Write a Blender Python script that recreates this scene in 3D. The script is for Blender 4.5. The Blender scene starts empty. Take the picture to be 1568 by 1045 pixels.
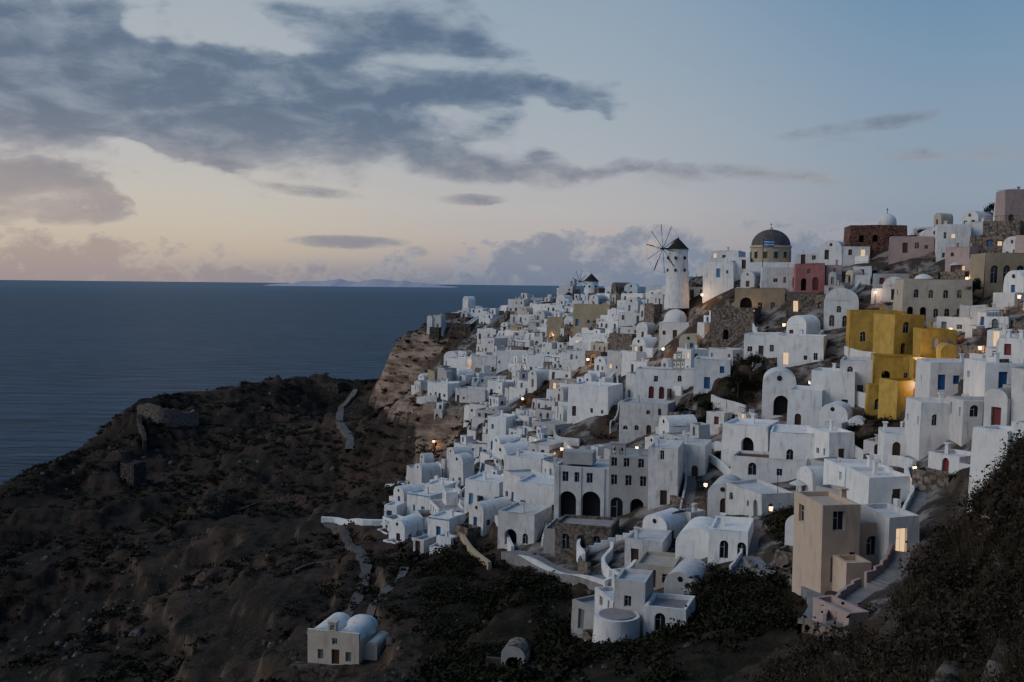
import bpy, math, random
import numpy as np
from mathutils import Matrix, Vector
random.seed(7); rnd=random.Random(11); nprs=np.random.RandomState(5)
scene=bpy.context.scene
F=1568*35/36.; CZ=110.0; PITCH=math.radians(3.25); ROLL=math.radians(0.6)
# ------------------------------------------------------------------ camera
cam=bpy.data.cameras.new('camera'); cam.lens=35; cam.sensor_width=36; cam.clip_start=0.5; cam.clip_end=300000
camo=bpy.data.objects.new('camera',cam); scene.collection.objects.link(camo)
RM=Matrix.Rotation(math.pi/2-PITCH,4,'X')@Matrix.Rotation(ROLL,4,'Z')
camo.matrix_world=Matrix.Translation((0,0,CZ))@RM
scene.camera=camo
R3=np.array(RM.to_3x3())
def ray(u,v):
    d=R3@np.array([(u-784)/F,-(v-522.5)/F,-1.0]); return d/d[1]
def U(u,v,d):
    r=ray(u,v)*d; return (r[0],r[1],r[2])      # relative to camera height
def proj(x,y,z):
    p=np.stack([x,y,z],-1)@R3
    return 784+F*p[...,0]/(-p[...,2]), 522.5-F*p[...,1]/(-p[...,2])
# ------------------------------------------------------------------ noise
def vnoise(x,y,seed=0):
    xi=np.floor(x).astype(np.int64); yi=np.floor(y).astype(np.int64); fx=x-xi; fy=y-yi
    fx=fx*fx*fx*(fx*(fx*6-15)+10); fy=fy*fy*fy*(fy*(fy*6-15)+10)
    def h(a,b):
        n=(a*374761393+b*668265263+seed*982451653)&0x7fffffff
        n=((n^(n>>13))*1274126177)&0x7fffffff
        return ((n^(n>>16))&0xffff)/65535.0
    a=h(xi,yi);b=h(xi+1,yi);c=h(xi,yi+1);d=h(xi+1,yi+1)
    return (a+(b-a)*fx)*(1-fy)+(c+(d-c)*fx)*fy
def fbm(x,y,oc=4,seed=0):
    s=0;a=.5;t=0
    for i in range(oc):
        s=s+a*vnoise(x+i*17.3,y-i*9.1,seed+i); t+=a; a*=.5; x=x*2.03;y=y*2.03
    return s/t
def ridg(x,y,oc=4,seed=0):
    s=0;a=.5;t=0
    for i in range(oc):
        s=s+a*(1-np.abs(2*vnoise(x+i*7.3,y+i*3.1,seed+i)-1)); t+=a; a*=.5; x=x*2.1;y=y*2.1
    return s/t
def sstep(a,b,x):
    t=np.clip((x-a)/(b-a),0,1); return t*t*(3-2*t)
# ------------------------------------------------------------------ terrain control points
P=[(-150,800,300),(0,742,330),(100,690,355),(160,672,370),(215,624,400),(305,627,400),(350,602,430),(480,588,460),(570,592,450),
(0,1045,150),(0,900,210),(100,800,270),(200,850,230),(200,950,175),(200,740,320),(300,700,350),(300,1045,130),(400,800,225),(400,700,330),
(450,640,400),(520,640,380),(540,680,330),(580,640,365),(600,760,225),(560,850,175),(490,800,215),(560,920,140),(440,930,150),(515,1030,110),
(400,1045,118),(620,1045,95),(650,900,130),(605,533,412),(640,513,415),(680,489,425),(720,483,435),(578,605,418),(597,614,402),(640,625,385),
(650,592,345),(665,602,312),(648,697,298),(700,640,300),(740,650,270),(700,700,262),(680,740,235),(730,720,225),
(760,482,430),(870,460,400),(960,450,330),(1040,440,250),(1110,434,240),(1180,419,232),(1300,404,225),(1400,366,222),(1500,356,210),(1568,342,202),(1700,305,200),
(1568,640,100),(1568,560,130),(1568,445,170),(1450,620,130),(1440,560,150),(1450,490,175),(1560,395,190),(1400,425,205),(1300,450,205),(1200,465,215),
(1100,475,230),(1100,560,200),(1180,560,185),(1290,600,165),(1370,620,150),(1200,640,165),(1200,740,135),(1000,600,220),(1000,500,250),(1100,520,220),
(850,560,300),(780,520,370),(900,640,210),(1000,760,145),(1500,590,120),(1000,475,270),(950,560,250),(900,500,310),(880,600,250),(800,580,320),
(800,660,240),(720,560,360),(700,592,345),(870,800,150),(800,800,155),(750,770,180),(700,800,175),(650,830,175),(1000,850,120),(950,900,112),
(900,700,190),(1000,700,170),(1100,700,150),(1100,800,122),(1200,800,112),(1300,740,118),(1350,800,100),(1400,680,122),(1300,680,140),
(850,900,120),(760,880,135),(750,970,108),(850,980,100),(1050,950,88),(930,985,98),(1150,950,80),(1120,860,105),(1200,880,95),
(1330,900,78),(1290,900,80),(1240,960,72),(1440,720,105),(1500,692,100),(1430,860,52),(1500,780,50),(1568,712,44),(1405,960,50),(1250,1045,52),(1000,1045,66),(800,1045,80),
(1568,1045,30),(1660,700,40),(1350,1000,58)]
pts=[U(*p) for p in P]
def Wp(u,d,z): pts.append(((u-784)/F*d,d,z))
for a in [(-150,380,-118),(0,400,-118),(100,430,-118),(215,470,-118),(305,480,-118),(350,505,-118),(480,535,-118),(570,540,-118),(640,560,-118),(700,600,-118),
 (800,650,-118),(760,490,-42),(870,470,-28),(870,600,-100),(960,420,-18),(1040,340,-13),(1180,320,-9),(1300,320,-6),(1400,320,0),(1600,320,4),
 (1110,275,-6),(1180,262,-3),(1240,256,-2),(1300,252,-1),(1400,252,5),(1500,238,6),(1568,234,8),(1000,600,-80),(1300,500,-40),(1600,500,-20),(680,480,-60),(1510,72,-17.5),(1470,75,-19),(1590,72,-14)]: Wp(*a)
pts+=[(0,0,-3),(0,14,-10),(0,35,-22),(-30,20,-25),(-80,40,-60),(12,12,-6),(20,10,-4),(60,20,0),(60,60,-5),(-250,200,-105),(-300,100,-118),(-250,0,-118),(150,0,5),(200,100,8),(300,300,5),(0,-40,0),(80,-40,5),(-100,-40,-60),(-90,90,-80),
 (-60,60,-50),(-320,330,-118)]
pts=np.array(pts); S=100.
def tps(r2): return 0.5*r2*np.log(r2+1e-9)
A=pts[:,:2]/S; n=len(A)
K=tps(((A[:,None]-A[None])**2).sum(-1))+np.eye(n)*1e-4
Pm=np.hstack([np.ones((n,1)),A]); M=np.zeros((n+3,n+3)); M[:n,:n]=K;M[:n,n:]=Pm;M[n:,:n]=Pm.T
wts=np.linalg.solve(M,np.concatenate([pts[:,2],np.zeros(3)]))
GX0,GY0,GS=-460.,-60.,2.0; nx,ny=460,460
gx=GX0+GS*np.arange(nx); gy=GY0+GS*np.arange(ny); GXX,GYY=np.meshgrid(gx,gy)
q=np.stack([GXX.ravel(),GYY.ravel()],-1)/S; G=np.zeros(len(q))
for s in range(0,len(q),20000):
    qq=q[s:s+20000]; G[s:s+20000]=tps(((qq[:,None]-A[None])**2).sum(-1))@wts[:n]+wts[n]+qq@wts[n+1:]
G=G.reshape(ny,nx)
far=np.maximum(sstep(520,700,GYY),sstep(-230,-330,GXX)); far=np.maximum(far,sstep(330,480,GXX))
G=np.clip(G,-118,24); G=G*(1-far)-118*far
def Hb(x,y):
    fx=np.clip((x-GX0)/GS,0,nx-1.001); fy=np.clip((y-GY0)/GS,0,ny-1.001)
    i=fx.astype(int); j=fy.astype(int); a=fx-i;b=fy-j
    return (G[j,i]*(1-a)+G[j,i+1]*a)*(1-b)+(G[j+1,i]*(1-a)+G[j+1,i+1]*a)*b
POLY=[(668,492),(760,466),(870,446),(960,433),(1045,423),(1140,398),(1270,373),(1400,333),(1568,322),(1750,290),(1800,700),(1568,690),(1480,715),(1425,760),(1410,850),(1380,930),(1310,980),
(1245,955),(1255,905),(1150,868),(1075,870),(1010,940),(990,985),(920,985),(920,905),(850,885),(780,855),(735,785),(705,790),(700,835),(645,848),(590,795),(600,772),(650,735),(700,715),(735,660),(735,635),(655,635),(645,592),(690,545),(715,520),(675,508)]
def inpoly(px,py,poly):
    r=np.zeros(np.shape(px),bool); m=len(poly); j=m-1
    for i in range(m):
        xi,yi=poly[i];xj,yj=poly[j]
        c=((yi>py)!=(yj>py))&(px<(xj-xi)*(py-yi)/((yj-yi)+1e-12)+xi); r^=c; j=i
    return r
DU=[600,760,870,960,1040,1180,1300,1500,1568,1800]; DD=[440,440,415,350,272,250,245,232,225,225]
HOLES=[[(1040,622),(1085,590),(1165,555),(1182,580),(1130,640),(1070,662)],[(895,665),(925,615),(955,625),(948,695),(900,695)],[(1265,640),(1300,625),(1380,640),(1372,690),(1320,690)],[(1180,755),(1250,760),(1265,810),(1215,850),(1165,800)],[(770,600),(850,590),(850,625),(790,640)]]
def vmask(x,y,z):
    u,v=proj(x,y,z); m=inpoly(u,v,POLY)&(y>55)&(y<np.interp(u,DU,DD))
    for h in HOLES: m&=~inpoly(u,v,h)
    return m
VM=vmask(GXX,np.maximum(GYY,1.),G).astype(float)*(GYY>40)
for _ in range(3):
    VM=(VM+np.roll(VM,1,0)+np.roll(VM,-1,0)+np.roll(VM,1,1)+np.roll(VM,-1,1))/5
def VMs(x,y):
    i=np.clip(((x-GX0)/GS),0,nx-1).astype(int); j=np.clip(((y-GY0)/GS),0,ny-1).astype(int); return VM[j,i]
def H(x,y):
    x=np.asarray(x,float); y=np.asarray(y,float)
    z=Hb(x,y); v=VMs(x,y)
    r=np.hypot(x,y); k=np.clip(r/150,.12,1.3)*(1-.85*v)*(1-.8*sstep(190,230,y)*sstep(-10,30,x))
    g=fbm(x/45,y/45,4,3)-.5; rr=ridg(x/38+g,y/60,4,9)-.6; f=fbm(x/7,y/7,4,21)-.5
    lf=sstep(0,-60,x+20)
    z=z+k*(g*5+rr*(2.5+5*lf)+f*2.4)
    st=3.2; zz=z+fbm(x/30,y/30,2,5)*4; fr=zz/st-np.floor(zz/st); dq=(sstep(.35,.65,fr)-fr)*st
    z=z+dq*.75*(1-v)*sstep(60,110,r)
    z=z+(ridg(x/3.1,y/3.1,3,41)-.6)*1.2*np.clip(r/150,.3,1)*(1-v)
    return z
def hit(u,v,d=None):
    if d is not None: return U(u,v,d)
    r=ray(u,v); t=np.exp(np.linspace(math.log(20),math.log(620),3000)); hh=H(r[0]*t,r[1]*t)
    b=np.nonzero(r[2]*t<hh)[0]
    if len(b)==0: return None
    t=t[b[0]]; return (r[0]*t,r[1]*t,r[2]*t)
# ------------------------------------------------------------------ node expression helper
class E:
    def __init__(s,nt,sock): s.nt=nt;s.k=sock
    def m(s,op,o=None,o2=None,clamp=False):
        nd=s.nt.nodes.new('ShaderNodeMath'); nd.operation=op; nd.use_clamp=clamp
        s.nt.links.new(s.k,nd.inputs[0])
        for i,a in ((1,o),(2,o2)):
            if a is None: continue
            if isinstance(a,E): s.nt.links.new(a.k,nd.inputs[i])
            else: nd.inputs[i].default_value=a
        return E(s.nt,nd.outputs[0])
    def __add__(s,o): return s.m('ADD',o)
    def __sub__(s,o): return s.m('SUBTRACT',o)
    def __mul__(s,o): return s.m('MULTIPLY',o)
    def __truediv__(s,o): return s.m('DIVIDE',o)
    def ss(s,a,b):
        nd=s.nt.nodes.new('ShaderNodeMapRange'); nd.interpolation_type='SMOOTHSTEP'
        s.nt.links.new(s.k,nd.inputs[0]); nd.inputs[1].default_value=a; nd.inputs[2].default_value=b
        if a>b:
            nd.inputs[1].default_value=b; nd.inputs[2].default_value=a; nd.inputs[3].default_value=1; nd.inputs[4].default_value=0
        return E(s.nt,nd.outputs[0])
def sl(c):
    return tuple((x/255/12.92 if x/255<=.04045 else ((x/255+.055)/1.055)**2.4) for x in c)
def mix(nt,f,a,b,bt='MIX'):
    nd=nt.nodes.new('ShaderNodeMix'); nd.data_type='RGBA'; nd.blend_type=bt
    if isinstance(f,E): nt.links.new(f.k,nd.inputs[0])
    else: nd.inputs[0].default_value=f
    for i,x in ((6,a),(7,b)):
        if isinstance(x,E): nt.links.new(x.k,nd.inputs[i])
        else: nd.inputs[i].default_value=(*x,1)
    return E(nt,nd.outputs[2])
def noise(nt,vec,sc,det=4,rough=.5,dist=0,out=0):
    nd=nt.nodes.new('ShaderNodeTexNoise'); nd.inputs['Scale'].default_value=sc; nd.inputs['Detail'].default_value=det
    nd.inputs['Roughness'].default_value=rough; nd.inputs['Distortion'].default_value=dist
    if vec is not None: nt.links.new(vec.k,nd.inputs['Vector'])
    return E(nt,nd.outputs[out])
def ramp(nt,f,stops):
    nd=nt.nodes.new('ShaderNodeValToRGB'); cr=nd.color_ramp
    while len(cr.elements)>1: cr.elements.remove(cr.elements[0])
    cr.elements[0].position=stops[0][0]; cr.elements[0].color=(*stops[0][1],1)
    for p,c in stops[1:]:
        e=cr.elements.new(p); e.color=(*c,1)
    nt.links.new(f.k,nd.inputs[0]); return E(nt,nd.outputs[0])
def comb(nt,x,y,z=0.):
    nd=nt.nodes.new('ShaderNodeCombineXYZ')
    for i,a in enumerate((x,y,z)):
        if isinstance(a,E): nt.links.new(a.k,nd.inputs[i])
        else: nd.inputs[i].default_value=a
    return E(nt,nd.outputs[0])
# ------------------------------------------------------------------ world
w=bpy.data.worlds.new('World'); scene.world=w; w.use_nodes=True; nt=w.node_tree; nt.nodes.clear()
try:
    w.cycles.sampling_method='MANUAL'; w.cycles.sample_map_resolution=256
except Exception: pass
tc=nt.nodes.new('ShaderNodeTexCoord'); sep=nt.nodes.new('ShaderNodeSeparateXYZ'); nt.links.new(tc.outputs['Generated'],sep.inputs[0])
X,Y,Z=[E(nt,sep.outputs[i]) for i in range(3)]
az=X.m('ARCTAN2',Y)*(180/math.pi); el=Z.m('ARCSINE')*(180/math.pi)
elr=el.m('MAXIMUM',0.)/40.
def ls(lst): return [(min(1,e/40.),sl(c)) for e,c in lst]
left=ramp(nt,elr,ls([(0,(150,143,148)),(0.8,(182,166,158)),(1.8,(228,200,162)),(3.2,(246,224,184)),(5.0,(240,228,204)),(7.5,(214,218,222)),(12,(186,200,216)),(17,(162,184,208)),(40,(95,125,165))]))
midr=ramp(nt,elr,ls([(0,(122,132,155)),(1.2,(160,156,166)),(2.5,(204,186,178)),(4.2,(208,202,202)),(7,(184,195,211)),(12,(156,181,208)),(17,(136,168,202)),(40,(80,112,158))]))
right=ramp(nt,elr,ls([(0,(112,127,152)),(2.5,(132,142,166)),(5,(138,156,182)),(8,(130,158,191)),(12,(112,149,190)),(17,(90,132,178)),(40,(60,95,145))]))
base=mix(nt,az.ss(-19,2),left,midr); base=mix(nt,az.ss(0,24),base,right)
def aed(u,v):
    r=R3@np.array([(u-784)/F,-(v-522.5)/F,-1.0]); r/=np.linalg.norm(r)
    return math.degrees(math.atan2(r[0],r[1])),math.degrees(math.asin(r[2]))
pdeg=180/math.pi/F
n1=noise(nt,comb(nt,az*.10,el*.30,0.),1.0,7,.56,.6)
n2=noise(nt,comb(nt,az*.30,el*.70,3.1),1.0,6,.6,.3)
n4=noise(nt,comb(nt,az*.16,el*.22,9.1),1.0,4,.55,.0)
n5=noise(nt,comb(nt,az*.13,el*.25,19.1),1.0,4,.55,.0)
azw=az+(n4-.5)*13.; elw=el+(n5-.5)*5.; 
def blobs(lst,pw=.55,warp=True):
    acc=None
    for (u,v,ru,rv,rot,wt) in lst:
        a,e=aed(u,v); small=rv<18; da=(azw if warp and not small else az)-a; de=(elw if warp and not small else el)-e; c,s=math.cos(math.radians(rot)),math.sin(math.radians(rot))
        p=(da*c+de*s)/(ru*pdeg); q_=(de*c-da*s)/(rv*pdeg)
        b=((p*p+q_*q_)*-1.+1.).m('MAXIMUM',0.).m('POWER',pw)*wt
        acc=b if acc is None else acc.m('MAXIMUM',b)
    return acc
bl=blobs([(20,110,340,150,0,1.1),(370,180,440,120,-3,1.1),(560,62,300,74,0,.9),(770,138,270,52,-3,1.05),(560,240,460,50,-3,.85),(930,258,230,24,-8,.8),
 (10,288,160,34,-10,1.),(470,292,115,13,-6,.8),(720,306,64,11,0,.85),(540,371,110,12,0,.85),(637,386,26,12,0,.85),(1330,192,160,14,6,.66),(1430,232,210,20,-3,.62),(1170,268,180,17,-5,.66)])
gap=blobs([(330,40,150,40,-8,.9),(700,97,160,14,-3,.4),(870,190,120,22,-14,.7),(240,262,130,24,-14,.7),(760,235,60,16,-10,.4),(1010,55,170,60,0,.5)],1.)
dens=bl*1.05+(n1-.5)*1.9+(n2-.5)*.9-gap*.9
cov=dens.ss(.30,.80)
core=(dens+(n2-.5)*1.2).ss(.45,1.3)
cdark=mix(nt,el.ss(3,10),sl((128,132,149)),sl((86,102,128)))
clite=mix(nt,el.ss(3,10),sl((174,168,171)),sl((126,143,168)))
ccol=mix(nt,core,clite,cdark); ccol=mix(nt,(az.ss(-28,-3)*-1.+1.)*el.ss(8,3)*.5,ccol,sl((178,162,150)))
col=mix(nt,cov*.96,base,ccol)
n3=noise(nt,comb(nt,az*.42,el*.60,7.7),1.0,6,.62,.2)
top=blobs([(110,430,330,76,0,1.),(950,440,420,98,0,1.),(620,425,250,32,0,.8),(1250,410,220,80,0,.9)],.5,False)
bd=top*1.0+(n3-.5)*2.8
bank=bd.ss(.48,.60)*el.ss(6.5,3.6)*az.ss(-60,-35)*az.ss(40,20)
bcol=mix(nt,az.ss(-20,-2),sl((158,144,146)),sl((118,129,154)))
bl2=mix(nt,az.ss(-20,-2),sl((208,188,170)),sl((164,166,180)))
bcol=mix(nt,bd.ss(.5,.95),bl2,bcol)
col=mix(nt,bank*.88,col,bcol)
haze=mix(nt,az.ss(-24,0),sl((142,135,144)),sl((110,122,147)))
col=mix(nt,el.ss(1.5,0.)*.65,col,haze)
sky=nt.nodes.new('ShaderNodeTexSky'); sky.sky_type='NISHITA'; sky.sun_disc=False; sky.sun_elevation=math.radians(1.5); sky.sun_rotation=math.radians(-30)
bg1=nt.nodes.new('ShaderNodeBackground'); nt.links.new(col.k,bg1.inputs[0]); bg1.inputs[1].default_value=1.04
bg2=nt.nodes.new('ShaderNodeBackground'); nt.links.new(sky.outputs[0],bg2.inputs[0]); bg2.inputs[1].default_value=.003
ad=nt.nodes.new('ShaderNodeAddShader'); nt.links.new(bg1.outputs[0],ad.inputs[0]); nt.links.new(bg2.outputs[0],ad.inputs[1])
wo=nt.nodes.new('ShaderNodeOutputWorld'); nt.links.new(ad.outputs[0],wo.inputs[0])
dusk_fill=bpy.data.lights.new('dusk_fill','SUN'); dusk_fill.energy=1.1; dusk_fill.angle=math.radians(40); dusk_fill.color=(1.,.94,.88)  # added fill lamp: lifts the village above what the after-sunset sky gives
so=bpy.data.objects.new('dusk_fill',dusk_fill); scene.collection.objects.link(so)
dv=Vector((.82,.16,-.60)); so.rotation_euler=dv.to_track_quat('-Z','Y').to_euler()
# ------------------------------------------------------------------ materials
def newmat(name):
    m=bpy.data.materials.new(name); m.use_nodes=True; t=m.node_tree; b=t.nodes['Principled BSDF']; return m,t,b
def geo(t):
    g=t.nodes.new('ShaderNodeNewGeometry'); return E(t,g.outputs['Position'])
def bump(t,b,h,st=.3,dist=.1):
    n_=t.nodes.new('ShaderNodeBump'); n_.inputs['Strength'].default_value=st; n_.inputs['Distance'].default_value=dist
    t.links.new(h.k,n_.inputs['Height']); t.links.new(n_.outputs[0],b.inputs['Normal'])
def plaster(name,c,var=.8,rough=.9,dirt=(.28,.25,.22),dk=.55):
    m,t,b=newmat(name); p=geo(t)
    a=noise(t,p,.7,3,.65); s=t.nodes.new('ShaderNodeSeparateXYZ'); t.links.new(p.k,s.inputs[0])
    sx,sy,sz=[E(t,s.outputs[i]) for i in range(3)]
    st=noise(t,comb(t,sx*1.8,sy*1.8,sz*.3),1.,3,.65)
    oi=t.nodes.new('ShaderNodeObjectInfo'); rn=E(t,oi.outputs['Random'])
    c2=tuple(x*var for x in c)
    cc=mix(t,a.ss(.35,.7),c,c2); cc=mix(t,rn,cc,mix(t,1.,cc,(.76,.755,.76),'MULTIPLY'))
    cc=mix(t,st.ss(.50,.76)*dk,cc,dirt)
    t.links.new(cc.k,b.inputs['Base Color']); b.inputs['Roughness'].default_value=rough; b.inputs['Specular IOR Level'].default_value=.1
    return m
def simple(name,c,rough=.7,met=0,sc=8,var=.7):
    m,t,b=newmat(name); p=geo(t); cc=mix(t,noise(t,p,sc,2).ss(.3,.7),c,tuple(x*var for x in c))
    t.links.new(cc.k,b.inputs['Base Color']); b.inputs['Roughness'].default_value=rough; b.inputs['Metallic'].default_value=met; return m
def stone(name,c,c2,sc=2.2):
    m,t,b=newmat(name); p=geo(t)
    v=t.nodes.new('ShaderNodeTexVoronoi'); v.inputs['Scale'].default_value=sc; t.links.new(p.k,v.inputs['Vector'])
    vd=E(t,v.outputs['Distance']); hs=t.nodes.new('ShaderNodeSeparateColor'); t.links.new(v.outputs['Color'],hs.inputs[0]); rv=E(t,hs.outputs[0])
    cc=mix(t,rv,c,c2); cc=mix(t,vd.ss(.45,.75)*.8,cc,tuple(x*.35 for x in c)); cc=mix(t,noise(t,p,.4,3).ss(.45,.7)*.5,cc,tuple(x*.6 for x in c2))
    t.links.new(cc.k,b.inputs['Base Color']); b.inputs['Roughness'].default_value=.95; b.inputs['Specular IOR Level'].default_value=.1
    return m
MT={}
MT['white']=plaster('white_plaster',(.82,.815,.81),.86)
MT['white2']=plaster('whitewash_aged',(.64,.625,.61),.82,dk=.7)
MT['grey']=plaster('grey_plaster',(.42,.405,.39),.85,dk=.55)
MT['cream']=plaster('cream_plaster',(.52,.46,.37),.85)
MT['beige']=plaster('beige_plaster',(.54,.42,.32),.88)
MT['pink']=plaster('pink_plaster',(.48,.36,.33),.85)
MT['rose']=plaster('rose_plaster',(.46,.19,.18),.8)
MT['yellow']=plaster('yellow_ochre_plaster',(.53,.36,.10),.76,dirt=(.25,.16,.05))
MT['ochre']=plaster('pale_ochre_plaster',(.42,.35,.24),.82)
MT['stone']=stone('rubble_stone',(.15,.12,.10),(.25,.21,.175))
MT['dstone']=stone('dark_drystone',(.07,.057,.048),(.13,.108,.09),1.8)
MT['brick']=stone('red_ruin_stone',(.15,.08,.06),(.22,.13,.10),2.5)
MT['dome']=plaster('church_dome_tile',(.13,.11,.105),.7,.6,dirt=(.06,.05,.05))
MT['thatch']=simple('thatch',(.035,.028,.024),.95)
MT['wood']=simple('weathered_wood',(.06,.045,.035),.8)
MT['bluep']=simple('blue_paint',(.03,.09,.26),.45)
MT['bluel']=simple('light_blue_paint',(.10,.24,.42),.5)
MT['brown']=simple('brown_door_paint',(.08,.04,.025),.5)
MT['redp']=simple('red_paint',(.18,.03,.03),.5)
MT['greyp']=simple('grey_paint',(.16,.17,.18),.5)
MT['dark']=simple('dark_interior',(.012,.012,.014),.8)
MT['pave']=plaster('paving_stone',(.27,.26,.26),.75,dk=.5)
MT['terra']=plaster('terrace_floor',(.36,.32,.30),.8,dk=.4)
MT['redt']=plaster('terracotta_terrace',(.17,.095,.075),.8,dk=.4)
MT['metal']=simple('dark_metal',(.05,.05,.055),.4,.8)
MT['canvas']=simple('canvas',(.62,.60,.55),.9)
MT['path']=plaster('dirt_path',(.16,.143,.128),.7,dirt=(.09,.08,.07))
m,t,b=newmat('window_glass'); b.inputs['Base Color'].default_value=(.022,.026,.034,1); b.inputs['Roughness'].default_value=.15; MT['glass']=m
m,t,b=newmat('lit_window'); b.inputs['Base Color'].default_value=(.3,.2,.1,1); b.inputs['Emission Color'].default_value=(1,.58,.2,1); b.inputs['Emission Strength'].default_value=1.5; MT['lit']=m
m,t,b=newmat('pool_water'); p=geo(t); cc=mix(t,noise(t,p,1.5,3),(.10,.30,.33),(.2,.42,.43)); t.links.new(cc.k,b.inputs['Base Color']); b.inputs['Roughness'].default_value=.08; bump(t,b,noise(t,p,3,3),.1,.05); MT['pool']=m
m,t,b=newmat('lamp_glow'); b.inputs['Base Color'].default_value=(1,.7,.35,1); b.inputs['Emission Color'].default_value=(1,.62,.22,1); b.inputs['Emission Strength'].default_value=12; MT['glow']=m
MT['flagw']=simple('flag_white',(.6,.62,.66),.8); MT['flagb']=simple('flag_blue',(.04,.10,.35),.8)
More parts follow.
